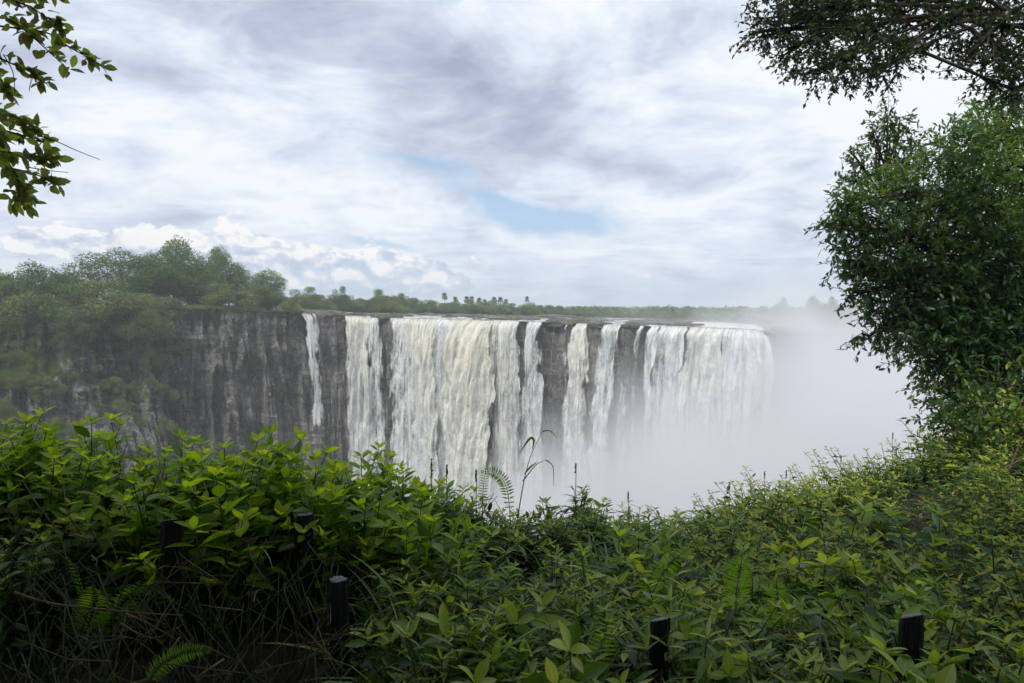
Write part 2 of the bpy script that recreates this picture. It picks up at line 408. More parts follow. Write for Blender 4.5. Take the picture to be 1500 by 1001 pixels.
# ------------------------------------------------------------------ waterfalls
def falls_mat():
    m, nt, ns, lk = mat('falling_water')
    a = N(nt, 'ShaderNodeAttribute', attribute_name='flow'); fl = a.outputs['Vector']       # (along, drop, 0)
    de = N(nt, 'ShaderNodeAttribute', attribute_name='dens')
    ti = N(nt, 'ShaderNodeAttribute', attribute_name='silt')
    st = noise(nt, vmul(nt, fl, (1.3, .075, 1)), 1, 6, .66, .35)
    cl = noise(nt, vmul(nt, fl, (1.0, .5, 1)), 1, 6, .7, .8)
    bg_ = noise(nt, vmul(nt, fl, (.42, .10, 1)), 1, 4, .6, .6)
    f = mathn(nt, 'ADD', mathn(nt, 'ADD', mathn(nt, 'MULTIPLY', st, .44), mathn(nt, 'MULTIPLY', cl, .30)), mathn(nt, 'MULTIPLY', bg_, .26))
    al = mathn(nt, 'MULTIPLY', mathn(nt, 'SUBTRACT', mathn(nt, 'ADD', f, de.outputs['Fac']), .97), 4.2, True)
    col = ramp(nt, mathn(nt, 'ADD', mathn(nt, 'MULTIPLY', mathn(nt, 'SUBTRACT', f, .5), 2.4), .5), [(.22, (.36, .39, .42)), (.5, (.72, .75, .76)), (.68, (.94, .94, .93))])
    col = mixc(nt, ti.outputs['Fac'], col, mixc(nt, 1., col, (.97, .92, .78), 'MULTIPLY'))
    d = N(nt, 'ShaderNodeBsdfDiffuse'); lk.new(col, d.inputs[0])
    b = N(nt, 'ShaderNodeBump', i_Strength=.9, i_Distance=1.0); lk.new(f, b.inputs['Height']); lk.new(b.outputs[0], d.inputs['Normal'])
    tl = N(nt, 'ShaderNodeBsdfTranslucent'); lk.new(col, tl.inputs[0])
    m1 = N(nt, 'ShaderNodeMixShader', i_0=.3); lk.new(d.outputs[0], m1.inputs[1]); lk.new(tl.outputs[0], m1.inputs[2])
    tr_ = N(nt, 'ShaderNodeBsdfTransparent')
    m2 = N(nt, 'ShaderNodeMixShader'); lk.new(al, m2.inputs[0]); lk.new(tr_.outputs[0], m2.inputs[1]); lk.new(m1.outputs[0], m2.inputs[2])
    o = N(nt, 'ShaderNodeOutputMaterial'); lk.new(m2.outputs[0], o.inputs[0]); return m
M['falls'] = falls_mat()
def fall(label, a, b, c, d, y0, y1, den=.5, push=1.0, silt=.2, start=0., bulge=0., seed=0, slump=0., edge_soft=1.6, amp=1.0, layers=2):
    """one curtain: spans lip px a..b, and px c..d at its foot; den sets how much of it is solid water"""
    root = thing('waterfall', label, 'waterfall', tuple(float(v) for v in (lip(s_of((a+b)/2))[0], lip(s_of((a+b)/2))[1], lip(s_of((a+b)/2))[2])), 0, None)
    base = np.array(root.location)
    Hd = (y1-y0)/F0*230 if y1 else 90
    Hd = y1
    sa, sb, sc_, sd = s_of(a), s_of(b), s_of(c), s_of(d)
    nv = int((Hd+5)/.45)
    v = np.concatenate([np.linspace(-6, 0, 10)[:-1], np.linspace(0, Hd, nv)])
    if start: v = np.linspace(start, Hd, nv)
    for L in range(layers+(1 if layers > 1 else 0)):
        veil = L == 2
        nu = max(8, int((max(sb-sa, sd-sc_)+2+veil*5)/.34))
        u = np.linspace(0, 1, nu)
        U, Vv = np.meshgrid(u, v, indexing='ij')
        t = np.clip(Vv/Hd, 0, 1)
        tt = np.clip((Vv-start)/(Hd-start), 0, 1)**.6
        s0 = sa*(1-tt)+sc_*tt-veil*(.3+2.6*tt); s1 = sb*(1-tt)+sd*tt+veil*(.3+2.6*tt)
        S = s0+(s1-s0)*U+(fbm(Vv*.12, U*0+seed+L*3, o=3, seed=50+seed)-.5)*1.6*np.clip(t*4, 0, 1)
        x, y, z, nx, ny = lip(S)
        dr = np.maximum(Vv, 0)
        out = 1.3+push*(1.1*np.sqrt(dr*.5))+L*.9*np.clip(dr/8, 0, 1)
        out = out+slump*sstep(0, 30, dr)
        n1 = fbm(S*.42+seed, dr*.035-L*2, o=3, seed=60)-.5
        n2 = fbm(S*1.3, dr*.22, o=4, seed=70+L)-.5
        cone = fbm(S*.35+seed*3, dr*.10, o=3, seed=80)-.5
        out = out+amp*(n1*4.5*np.clip(dr/6, 0, 1)+n2*1.5*np.clip(dr/10, .15, 1)+cone*2.2*np.clip(dr/15, 0, 1))
        out = out+bulge*np.sin(np.pi*U)*np.clip(dr/20, 0, 1)
        back = np.where(Vv < 0, Vv*1.0, 0)
        o_ = np.where(Vv < 0, .3+back, .3+(out-.3)*sstep(0, 2.2, dr))
        zz = z+.22-dr+np.where(Vv < 0, .05, 0)-.25*np.exp(-((Vv)/.8)**2)
        X = x+nx*o_; Y = y+ny*o_
        w = (s1-s0)
        e = np.maximum(np.minimum(U, 1-U)*w+(fbm(S*.5+seed*5, dr*.2, o=4, seed=95)-.5)*4.6*np.clip(dr/6, .15, 1), 0)/edge_soft
        silt = silt*.75 if L == 0 else silt
        dens = den-.07+(.10 if L == 0 else -.14)-.55*np.exp(-e*2.2)-.10*((fbm(S*.16+9*seed, dr*.0+L, o=2, seed=90)-.5)*4+(fbm(S*.5+seed, dr*.045+L*4, o=3, seed=91)-.5)*3.5*np.clip(dr/8, 0, 1))
        dens = dens+.25*np.exp(-np.abs(Vv)/3)*(1-np.exp(-e*3))-.6*sstep(.8, 1, t)*(Hd < 70)-(.5*sstep(start+5, start, Vv) if start else 0)
        if veil: dens = .24+den*.2-.45*np.exp(-e*.55)+.22*t*(1-.9*sstep(.7, 1, t)*(Hd < 70))-.5*sstep(4, 0, Vv)
        if not start: dens = np.where(Vv < -2, dens-.2*(-2-Vv), dens)
        ob = mesh('water_curtain', np.stack([X-base[0], Y-base[1], zz-base[2]], -1), grid_faces(nu, len(v)), M['falls'], root, True,
                  {'flow': np.stack([S, Vv+L*37, U*0], -1).reshape(-1, 3), 'dens': dens.ravel(), 'silt': np.clip(silt*1.4*np.exp(-dr/28)+silt*.35+(fbm(S*.25, dr*.02, o=2, seed=3)-.5)*.5*(silt > .3), 0, 1).ravel()})
    return root
fall('narrow ribbon of water falling alone down the bare rock, leftmost of all the falls', 440, 456, 455, 473, 0, 46, .64, .5, .25, seed=1, edge_soft=1.2, amp=.4)
fall('thin side trickle just right of the narrow leftmost ribbon of water', 456, 465, 462, 472, 0, 22, .42, .4, .2, seed=2, edge_soft=1., amp=.3, layers=1)
fall('cream and white curtain, second from the left, right of the bare rock wall', 503, 541, 514, 562, 0, 80, .76, .8, .75, seed=3)
fall('wispy broken strands of water between the second curtain and the dark rock gap', 533, 555, 546, 584, 0, 75, .54, .6, .3, seed=4)
fall('white curtain with broken upper face just right of the dark rock gap', 570, 608, 584, 640, 0, 82, .62, .8, .2, seed=5, slump=.8)
fall('smooth solid pale curtain in the middle of the left group of falls', 596, 640, 622, 668, 0, 84, .84, 1.1, .75, seed=6, bulge=1)
fall('ragged grey-white curtain with fine vertical streaks left of the bulging fall', 626, 680, 650, 700, 0, 84, .70, .8, .15, seed=7)
fall('thickest bulging yellowish-white fall billowing into spray at the centre', 662, 725, 684, 752, 0, 86, .95, 1.9, 1., seed=8, bulge=4.5, amp=1.5)
fall('streaky white veil on the right shoulder of the thick bulging fall', 710, 763, 728, 785, 0, 80, .72, .7, .45, seed=9)
fall('short lower spout jutting from the rock beside the right shoulder veil', 752, 768, 758, 776, 0, 60, .56, .6, .2, start=17, seed=10, layers=1)
fall('narrow fall that widens below a rock step, left of the broad dark rock wall', 773, 797, 768, 812, 0, 72, .60, .6, .15, seed=11)
fall('hair-thin double trickle on the dark rock left of the pale green-tinged fall', 829, 834, 829, 835, 0, 30, .42, .3, .1, seed=12, edge_soft=.5, amp=.2, layers=1)
fall('pale green-tinged fall widening downwards at the right of the dark rock wall', 843, 862, 838, 886, 0, 78, .80, .8, .5, seed=13)
fall('strand-combed white curtain between two dark rock faces right of centre', 884, 912, 873, 915, 0, 76, .76, .7, .2, seed=14)
fall('slanting spout curling over a rounded dark boulder in the cliff', 912, 936, 905, 925, 0, 60, .54, .5, .1, start=7, seed=15, layers=1)
fall('thin strand dropping past the right side of the rounded dark boulder', 936, 946, 930, 948, 0, 70, .56, .5, .1, seed=16, edge_soft=1.)
fall('slim straight fall between the boulder strand and the wide veil', 953, 968, 950, 974, 0, 70, .70, .5, .15, seed=17, edge_soft=1.)
fall('see-through veil with dark rock showing behind, left of the rolling crest', 966, 1010, 962, 1022, 0, 78, .74, .7, .1, seed=18)
fall('broad rolling curtain with curved folds, left half of the rightmost fall', 1010, 1066, 1000, 1062, 0, 82, .78, .9, .4, seed=19, bulge=.8, amp=1.4)
fall('foaming outermost corner of the falls where the lip turns away into the mist', 1058, 1117, 1046, 1102, 0, 86, .80, .5, .08, seed=20, bulge=.3, amp=1.2)
MIST, HAZE, SKYS, SUNE, EXPO, VB, VS = .08, .00038, 1.03, 3.0, 0.14, 2, 2
# ------------------------------------------------------------------ far trees
def lobe_tree(name, label, cat, lobes, n, leaf, mat_, trunk=True, barkm='farbark', flat=.75, shell=.36, trunk_h=None):
    """unit-ish tree: lobes = [(x,y,z,r)] in metres; many leaf-clump faces spread through each lobe"""
    root = thing(name, label, cat)
    b = B(); tot = sum(l[3]**2 for l in lobes)
    for (x, y, z, r) in lobes:
        k = int(n*r*r/tot); d = rdir(k); lobec = .55*(rng.random()-.5)
        lump = 1+.42*(fbm(d[:, 0]*2.6+x*5, d[:, 1]*2.6+z*3, d[:, 2]*2.6, o=3, seed=5)-.5)*2
        rad = r*(1-shell*rng.random(k)**1.6)*lump
        p = d*rad[:, None]*np.array([1, 1, flat])+np.array([x, y, z])
        up = nrm(d+rng.normal(size=(k, 3))*.38)
        scatter(b, SM, p, rdir(k), up, leaf*(.6+.8*rng.random(k)), np.clip(.45+.35*(fbm(p[:, 0]/r*1.3+7, p[:, 1]/r*1.3, p[:, 2]/r*1.3, o=2)-.5)*2+.4*(rng.random(k)-.5)+lobec, 0, 1))
    b.build('crown', M[mat_], root, smooth=False)
    if trunk:
        t = B(); top = max(l[2] for l in lobes); r0 = top*.035
        t.tube([(0, 0, -1), (top*.02, 0, top*.3), (0, top*.01, top*.6), (0, 0, top*.85)], (r0, r0*.4), 6)
        for (x, y, z, r) in lobes:
            t.tube([(0, 0, top*.25), (x*.5, y*.5, z*.6), (x, y, z)], (r0*.6, r0*.15), 5)
        t.build('trunk', M[barkm], root)
    return root
def rl(n, R_, H0, H1, r0, r1, sd):
    g = np.random.default_rng(sd); out = []
    for i in range(n):
        a = g.random()*6.28; q = math.sqrt(g.random())*R_
        out.append((math.cos(a)*q, math.sin(a)*q, H0+(H1-H0)*(1-(q/R_)**2*.55)*(g.random()**.6), r0+(r1-r0)*g.random()))
    return out
big = [lobe_tree('spreading_tree', None, 'tree', rl(24, .55, .12, .92, .13, .24, 1), 15000, .032, 'far', flat=1.0),
       lobe_tree('spreading_tree', None, 'tree', rl(26, .52, .1, .94, .12, .22, 2), 15000, .030, 'far', flat=.95),
       lobe_tree('spreading_tree', None, 'tree', [(0, 0, .84, .24), (.3, 0, .74, .24), (-.32, .1, .77, .22), (.1, .2, .62, .26), (-.15, -.2, .6, .26), (.45, -.1, .58, .18), (-.5, 0, .6, .18), (.2, -.2, .42, .24), (-.25, .1, .38, .26), (.0, -.1, .22, .3), (.35, .1, .42, .22), (-.45, 0, .4, .2), (.1, .3, .3, .26)], 15000, .030, 'far', flat=.85)]
bush = [lobe_tree('bush', None, 'bush', rl(18, .52, .02, .9, .14, .26, 5+i), 8000, .04, ['farlight', 'far', 'farlight'][i], trunk=True) for i in range(3)]
cbush = [lobe_tree('cliff_bush', None, 'bush', rl(13, .55, .02, .75, .15, .27, 15+i), 5000, .042, 'cliffbush', trunk=True) for i in range(3)]
def at_ground(px, ybase, Y):
    p = P(px, ybase, Y); return p
def stand(protos, k, px, ytop, ybase, wpx, Y, label, group=None, unit_w=1.35):
    p = P(px, ybase, Y); h = (ybase-ytop)/F0*Y; w = wpx/F0*Y/unit_w
    return put(protos, k, tuple(p), random.random()*6.28, (w, w, h), label, group)
TREES = [
 (0, -40, 392, 452, 120, 205, 'dense grey-green tree cut by the left edge of the frame'),
 (1, 40, 386, 455, 120, 200, 'rounded mid-green tree standing second from the left edge of the gorge top'),
 (0, 95, 396, 458, 80, 212, 'lower rounded tree between the left-edge trees and the tall flat-crowned one'),
 (2, 178, 368, 440, 118, 222, 'flat-crowned dark tree rising above the overgrown cliff corner'),
 (1, 228, 374, 445, 70, 232, 'dark tree behind the right end of the flat-crowned tree'),
 (2, 262, 352, 444, 95, 245, 'tallest tree on the left cliff top, with open branches and gaps of sky'),
 (1, 275, 385, 446, 90, 240, 'shaded green tree directly below and in front of the tallest tree'),
 (0, 318, 358, 440, 66, 250, 'round dark green crown just right of the tallest tree'),
 (1, 345, 392, 442, 55, 255, 'small dark tree at the right shoulder of the tall clump'),
 (2, 392, 396, 440, 56, 262, 'low flat-topped dark tree standing apart to the right of the tall clump'),
]
for i, (k, px, yt, yb, w, Y, lab) in enumerate(TREES): stand(big, k, px, yt, yb, w*1.22, Y, lab, 'large trees on the left cliff top')
BUSH = [
 (0, 170, 398, 470, 130, 205, 'broad pale green bush bulging over the cliff edge under the flat-crowned tree'),
 (0, 130, 412, 480, 90, 198, 'pale green bush left of the broad bulging one'),
 (0, 212, 420, 500, 75, 207, 'olive bush hanging over the corner where the bare rock begins'),
 (0, 20, 400, 470, 120, 190, 'wide pale green bush mass below the left-edge tree'),
 (1, 80, 405, 475, 90, 192, 'green bush filling the gap under the second left tree'),
 (2, 255, 400, 448, 60, 236, 'green undergrowth bush at the foot of the tallest tree'),
 (1, 300, 402, 447, 66, 240, 'dark bush at the foot of the round dark crown'),
 (1, 318, 415, 450, 56, 246, 'green bush filling the shade between the trunks of the tall clump'),
 (1, 362, 420, 450, 60, 252, 'dark bush under the small tree at the right shoulder'),
 (2, 392, 424, 451, 50, 256, 'bush at the foot of the low flat-topped tree'),
 (0, 335, 408, 449, 75, 232, 'light green feathery bush behind the grassy cliff-top strip'),
 (2, 372, 412, 450, 70, 240, 'yellow-green bush right of the feathery one'),
 (1, 405, 424, 452, 50, 247, 'brownish green bush near the start of the river'),
 (0, 424, 432, 458, 34, 240, 'pale dry round tuft bush at the very lip where the water begins'),
 (1, 447, 414, 452, 46, 310, 'dark-topped bushy tree above the start of the river'),
 (0, 470, 428, 456, 44, 315, 'light green bush on the river bank left of the slim tree'),
 (1, 505, 427, 457, 40, 330, 'rounded bank bush just right of the slim upright tree'),
 (1, 552, 418, 456, 40, 345, 'tall rounded tree on the bank, highest between the slim tree and the palms'),
 (1, 585, 424, 458, 28, 350, 'smaller dark tree beside the tall rounded bank tree'),
 (0, 535, 434, 459, 46, 338, 'pale bush at the water edge below the tall rounded bank tree'),
 (2, 575, 438, 460, 50, 345, 'low green bush at the water edge left of the wooded bank end'),
 (1, 612, 435, 459, 36, 370, 'dark low tree where the bank tree line starts to drop'),
 (1, 655, 441, 461, 34, 400, 'dark bushy clump below the first palms'),
 (1, 725, 446, 463, 40, 420, 'dark clump below the middle palms'),
 (1, 787, 444, 463, 26, 420, 'rounded dome of a tree just right of the lone palm'),
]
for i, (k, px, yt, yb, w, Y, lab) in enumerate(BUSH): stand(bush, k, px, yt, yb, w, Y, lab, None, 1.25)
put(bush, 1, tuple(P(499, 458, 328)), 1.0, (6.5, 6.5, 15), 'slim upright dark tree poking above the river bank', None)
for i in range(46):
    px = 425+i*8.7+random.uniform(-4, 4); Y = float(bkY(px))+random.uniform(6, 34); yb = float(bky(px))-.5
    hh = np.interp(px, [425, 600, 700, 830], [26, 27, 23, 17])*random.uniform(.7, 1.15)
    stand(bush, random.choice((0, 1, 1, 2)), px, yb-hh, yb, hh*1.9, Y, 'rounded green bush in the continuous low row lining the far river bank', 'low bushes lining the far river bank', 1.25)
for i in range(26):
    px = 835+i*12+random.uniform(-4, 4); Y = float(bkY(px))+random.uniform(6, 30); yb = float(bky(px))-.5
    hh = random.uniform(6, 10)*(1+.7*(px > 940))
    stand(bush, 1, px, yb-hh, yb, hh*2.2, Y, 'low scrubby bush on the far bank between the palms and the misty trees', 'scrub on the far bank right of the palms', 1.25)
for k, px, yt, w, Y, lab in [(1, 1149, 437, 38, 304, 'small rounded tree fading into the mist, left of the misty clump'), (0, 1188, 432, 46, 306, 'largest rounded tree of the clump fading into the mist'),
                   (1, 1216, 436, 36, 309, 'small crown in the mist just right of the largest misty tree'), (0, 1248, 437, 50, 308, 'faint tree at the right end of the clump in the mist, beside the near tree')]:
    stand(big, k, px, yt, 482, w, Y, lab, 'trees fading into the mist on the right')
for i in range(14):
    stand(bush, 1, 1135+i*12, 462+random.uniform(-4, 3), 486, 34, 300+random.uniform(0, 25), 'hazy bush beneath the misty trees on the right', 'bushes beneath the misty trees', 1.25)
# palms
def palm(h):
    root = thing('palm_tree', None, 'palm')
    t = B(); t.tube([(0, 0, -.5), (.12, 0, h*.4), (.05, 0, h*.95)], (.16, .12), 6); t.build('trunk', M['farbark'], root)
    b = B(); lf = leaf_tmpl(.16, 3, .3, .55)
    for i in range(26):
        a = i*2.4; el = random.uniform(-.25, 1.2)
        d = np.array([[math.cos(a)*math.cos(el), math.sin(a)*math.cos(el), math.sin(el)]])
        scatter(b, lf, np.array([[.05, 0, h*.95]]), d, np.array([[0, 0, 1.]]), 2.3, np.array([random.random()*.5]))
        for q in range(5):
            scatter(b, SM, np.array([[.05, 0, h*.95]])+d*1.2, nrm(d+rng.normal(size=(1, 3))*.5), np.array([[0, 0, 1.]]), 1.3, np.array([random.random()*.5]))
    b.build('crown', M['far'], root)
    return root
pal = [palm(8.6)]
for i, (px, yt, lab) in enumerate([(651, 431, 'first palm from the left above the bank trees'), (667, 436.5, 'second palm from the left, above the bank trees'), (684, 436, 'left palm of the close pair in the middle of the palm row'), (691, 436, 'right palm of the close pair in the middle of the palm row'),
        (702, 438, 'shorter palm just right of the close pair'), (710, 440, 'lowest palm in the middle of the row'), (724, 437, 'broad-headed palm right of the lowest one'), (733, 437, 'palm next to the broad-headed one'), (741, 440, 'short palm at the right end of the main palm row'), (772, 436, 'lone thin palm standing apart on the right of the palm row')]):
    Y = 440+i*3; z0 = P(px, 463, Y)[2]; H = P(px, yt, Y)[2]-z0
    put(pal, 0, (float(P(px, 463, Y)[0]), Y, float(z0)), i*1.3, (1 if i != 9 else .8, 1 if i != 9 else .8, H/9.6), lab, 'palms on the far bank')
# far wood: one mass
b = B(); g = np.random.default_rng(3)
n = 2600
yy = 470+1000*g.random(n)**1.3; xx = (g.random(n)*2400-600-750+0)/F0*yy
hgt = 1.8+.0044*yy+1.4*g.random(n)-2.2*sstep(150, 420, xx)
for i in range(n):
    r = 3+3*g.random()
    if yy[i] > 800: r *= 1.5
    k = 60; d = rdir(k); d[:, 2] = np.abs(d[:, 2])
    p = d*np.array([r, r, hgt[i]*1.02+.8])+np.array([xx[i], yy[i], -1.2])
    scatter(b, SM, p, rdir(k), nrm(d+rng.normal(size=(k, 3))*.3), r*.42, np.clip(.30+.3*(rng.random(k)-.5)+.25*(g.random()-.5), 0, 1))
tag(b.build('distant_forest', M['far'], None, False), 'flat distant forest beyond the river, reaching the horizon', 'forest', None, 'stuff')
# bushes on the left slope and cliff ledges
LABS = 'grey-green bush clinging to the steep overgrown slope at the left of the gorge'
g = np.random.default_rng(12)
for i in range(135):
    px = -120+g.random()*370; d = g.random()**1.25*46
    s = s_of(px); x, y, z = [float(v) for v in cliff_pt(s, d)]
    if g.random() < .1+.25*(px > 200): continue
    sz = g.uniform(3.5, 8.5)*(1.35 if d < 15 else .9)
    put(cbush if g.random() < .7 else bush, i, (x, y, z-sz*.12), g.random()*6.28, (sz*.9, sz*.9, sz*.95), LABS, 'bushes on the overgrown slope at the left of the gorge')
for i in range(34):
    px = 240+g.random()*240; d = 1+g.random()*44
    s = s_of(px); x, y, z = [float(v) for v in cliff_pt(s, d)]
    sz = g.uniform(1.2, 3.4)
    put(cbush, i, (x, y, z-sz*.1), g.random()*6.28, (sz, sz, sz*.8), 'small tuft of scrub rooted in a crack of the bare left rock wall', 'tufts of scrub in the cracks of the left rock wall')
# grass on cliff top
def tufts(name, label, ptsf, n, size, mt):
    b = B(); tm = (np.array([(-.06, 0, 0), (.06, 0, 0), (0, 1, .1)]), np.array([(0, 1, 2)]), np.zeros((3, 2)))
    O = ptsf(n); k = 7
    O = np.repeat(O, k, 0); d = nrm(rng.normal(size=(len(O), 3))*.45+np.array([0, 0, 1]))
    scatter(b, tm, O, d, rdir(len(O)), size*(.6+.7*rng.random(len(O))))
    return tag(b.build(name, M[mt], None, False), label, 'grass', None, 'stuff')
M['lawn'] = leaf_mat('bright_grass', [(.0, (.07, .11, .02)), (.5, (.13, .19, .035)), (1., (.22, .27, .07))], .3, .6, 0)
def top_pts(n):
    px = 238+rng.random(n)*150; t = rng.random(n)*.55
    s = s_of(px); x, y, z, nx, ny = lip(s); Yb = bkY(px); zb = EYE-(bky(px)-HY)/F0*Yb
    return np.stack([x*(1-t)+(px-750)/F0*Yb*t, y*(1-t)+Yb*t, z*(1-t)+zb*t-.1], 1)
tufts('grass', 'bright green grass on the flat cliff top above the bare rock', top_pts, 5000, 1.3, 'lawn')
def slope_pts(n):
    a_ = rng.random(n)*6.28; q_ = np.sqrt(rng.random(n))*(.6+.6*fbm(np.cos(a_)*1.5+4, np.sin(a_)*1.5, o=3, seed=2)); px = 15+np.cos(a_)*q_*62; d = 20+np.sin(a_)*q_*6
    return np.stack(cliff_pt(s_of(px), d), 1)
tufts('grass', 'yellow-green grassy patch on the slope at the far left of the gorge', slope_pts, 3000, 1.5, 'lawn')
# rock bars in the river just above the lip
def rockbar(seed):
    nu, nv = 26, 20; th = np.linspace(0, 2*math.pi, nu); ph = np.linspace(-math.pi/2, math.pi/2, nv)
    TH, PH = np.meshgrid(th, ph, indexing='ij')
    r = 1+.5*(fbm(np.cos(TH)*2+seed, np.sin(TH)*2, PH*1.5, o=4, seed=seed)-.5)*2
    X = np.cos(TH)*np.cos(PH)*r; Y = np.sin(TH)*np.cos(PH)*r; Z = np.sin(PH)*(.8+.5*fbm(X*4, Y*4, o=3, seed=seed))
    return tag(mesh('rock_ledge', np.stack([X, Y, Z], -1), grid_faces(nu, nv), M['rock'], None, False, {'moss': np.full(nu*nv, .8)}), None, 'rock')
bars = [rockbar(s) for s in (1, 2, 3)]
g = np.random.default_rng(5)
for i in range(64):
    px = 430+g.random()*600; t = g.random()**1.3*.8+.015
    s = s_of(px); x, y, z, nx, ny = [float(v) for v in lip(s)]; Yb = float(bkY(px)); zb = EYE-(float(bky(px))-HY)/F0*Yb
    L_ = g.uniform(3, 10)*(.7+t)
    put(bars, i, (x*(1-t)+(px-750)/F0*Yb*t, y*(1-t)+Yb*t, z*(1-t)+zb*t-.25), g.uniform(-.15, .15)-.1, (L_, L_*.25, g.uniform(.7, 1.7)), 'low dark rock bar breaking the shallow white river above the lip', 'rock bars in the river above the falls')
for px, wd, lab in [(555, 4, 'dark rock shelf at the lip in the gap left of the broken white curtain'), (819, 8, 'wide dark rock shelf at the lip above the broad bare wall'), (872, 4, 'dark rock shelf at the lip between the pale green fall and the combed curtain'),
                (922, 5, 'dark rock shelf with tufts at the lip above the rounded boulder'), (488, 8, 'dark rock shelf at the lip between the leftmost ribbon and the cream curtain')]:
    x, y, z, nx, ny = [float(v) for v in lip(s_of(px))]
    put(bars, int(px), (x-nx*2.5, y-ny*2.5, z-.4), math.atan2(nx, -ny), (wd, 3, 1.2), lab, None)
# rounded boulder protruding
x, y, z, nx, ny = [float(v) for v in lip(s_of(929))]
put(bars, 1, (x+nx*1.5, y+ny*1.5, z-13), 0, (3.2, 2.2, 5.5), 'rounded dark boulder in the cliff face with water curling over it', None)
# ------------------------------------------------------------------ near rim: ground, posts, plants
KPX = [-400, 0, 50, 120, 200, 250, 300, 350, 420, 500, 560, 620, 660, 750, 850, 950, 1020, 1100, 1200, 1300, 1400, 1900]
KYS = [612, 612, 614, 625, 632, 652, 650, 645, 660, 662, 680, 702, 722, 745, 735, 755, 755, 730, 702, 668, 628, 560]
def yS(px): return np.interp(px, KPX, KYS)
def YS(px): return np.interp(px, [-400, 300, 600, 800, 1000, 1200, 1400, 1900], [4.2, 4.2, 4.5, 5.5, 6.5, 8.5, 10.0, 10.5])
YN = 2.25
def canopy(px, q):
    """top of the foliage; q = 0 at the skyline, 1 near the feet of the viewer"""
    Y = 1/((1/YS(px))*(1-q)+(1/YN)*q)
    y = yS(px)+(1060-yS(px))*q
    return (px-750)/F0*Y, Y, EYE-(y-HY)/F0*Y
def hh(px, q): return np.interp(px, [0, 500, 900, 1500], [.75, .62, .5, .6])*(1-q)+.42*q
def gz(X, Y):
    Yc = np.maximum(Y, YN); px = np.clip(750+F0*X/Yc, -400, 1900)
    q = np.clip((1/Yc-1/YS(px))/(1/YN-1/YS(px)), 0, 1)
    y = yS(px)+(1060-yS(px))*q
    z = EYE-(y-HY)/F0*np.minimum(Yc, YS(px))-hh(px, q)
    z = np.where(Y < YN, z+(0-z)*sstep(YN, .6, Y), z)
    over = np.maximum(Y-YS(px)-.4, 0)
    z = z-over*.75-over**2*.06
    return z+(fbm(X*1.7, Y*1.7, o=4, seed=77)-.5)*.14
gx = np.concatenate([np.linspace(-160, -10, 30)[:-1], np.linspace(-10, 16, 160), np.linspace(16, 160, 30)[1:]]); gy = np.concatenate([[-60, -30, -15, -8], np.arange(-4, 14, .16), np.linspace(14.5, 46, 24)])
GX, GY = np.meshgrid(gx, gy, indexing='ij')
GZ = np.maximum(gz(GX, GY), FLOOR-3)
tag(mesh('ground', np.stack([GX, GY, GZ], -1), grid_faces(len(gx), len(gy), True), M['soil']), kind='structure')

# posts
def post(px, py, Y, wpx, label, lean=(0, 0), seed=0, top_tilt=.1):
    p = P(px, py, Y); r = wpx/F0*Y/2; g0 = float(gz(p[0], Y)); H = p[2]-g0+.35
    root = thing('fence_post', label, 'post', (float(p[0]), float(Y), g0-.35), 0, 'row of short dark wooden posts in the undergrowth')
    nu, nv = 28, 26; th = np.linspace(0, 2*math.pi, nu); t = np.linspace(0, 1, nv)
    TH, T_ = np.meshgrid(th, t, indexing='ij')
    rr = r*(1.12-.12*T_)*(1+.10*(fbm(np.cos(TH)*1.6+seed, np.sin(TH)*1.6, T_*2, o=3, seed=seed)-.5)*2+.03*np.cos(TH*7+seed))
    rr = rr*np.where(T_ > .985, .93, 1)*(1+.10*(fbm(np.cos(TH)*5+seed, np.sin(TH)*5, T_*9, o=3, seed=seed+9)-.5)*2-.16*sstep(.45, .7, fbm(TH*1.3+seed, T_*.6, o=2, seed=seed+3)))
    def pt(rr, TH, T_): return np.stack([np.cos(TH)*rr+lean[0]*T_*H, np.sin(TH)*rr+lean[1]*T_*H, T_*H+np.sin(TH)*rr*-top_tilt*T_**8+np.cos(TH)*rr*.5*top_tilt*T_**8], -1)
    mesh('shaft', pt(rr, TH, T_), grid_faces(nu, nv), M['post'], root)
    rad = np.linspace(.0, 1, 7); TH2, R2 = np.meshgrid(th, rad, indexing='ij')
    er = rr[:, -1][:, None]*R2
    E = pt(er, TH2, np.ones_like(R2)); E[..., 2] += .004+.006*(fbm(E[..., 0]*60, E[..., 1]*60, o=2, seed=seed)-.5)-.006*(R2 > .95)
    mesh('end_grain', E, grid_faces(nu, 7, True), M['endgrain'], root)
post(252, 766, 3.3, 30, 'thick black post with a rough top, leftmost of the row', (-.02, .03), 1, .35)
post(437, 755, 3.5, 28, 'black post standing highest among the grass blades, second from the left', (.03, .02), 2)
post(495, 849, 3.0, 30, 'nearer black post with a flat pale wet top, left of the centre', (.0, 0), 3, .05)
post(702, 800, 4.1, 21, 'half-hidden dark post stump deep in the plants near the centre', (0, 0), 4)
post(961, 908, 2.85, 30, 'black post with a slanting whitish broken top, right of the centre', (.02, .0), 5, .4)
post(1329, 905, 2.8, 34, 'rightmost black post with a tilted grey top among dry leaves', (.035, .02), 6, .45)

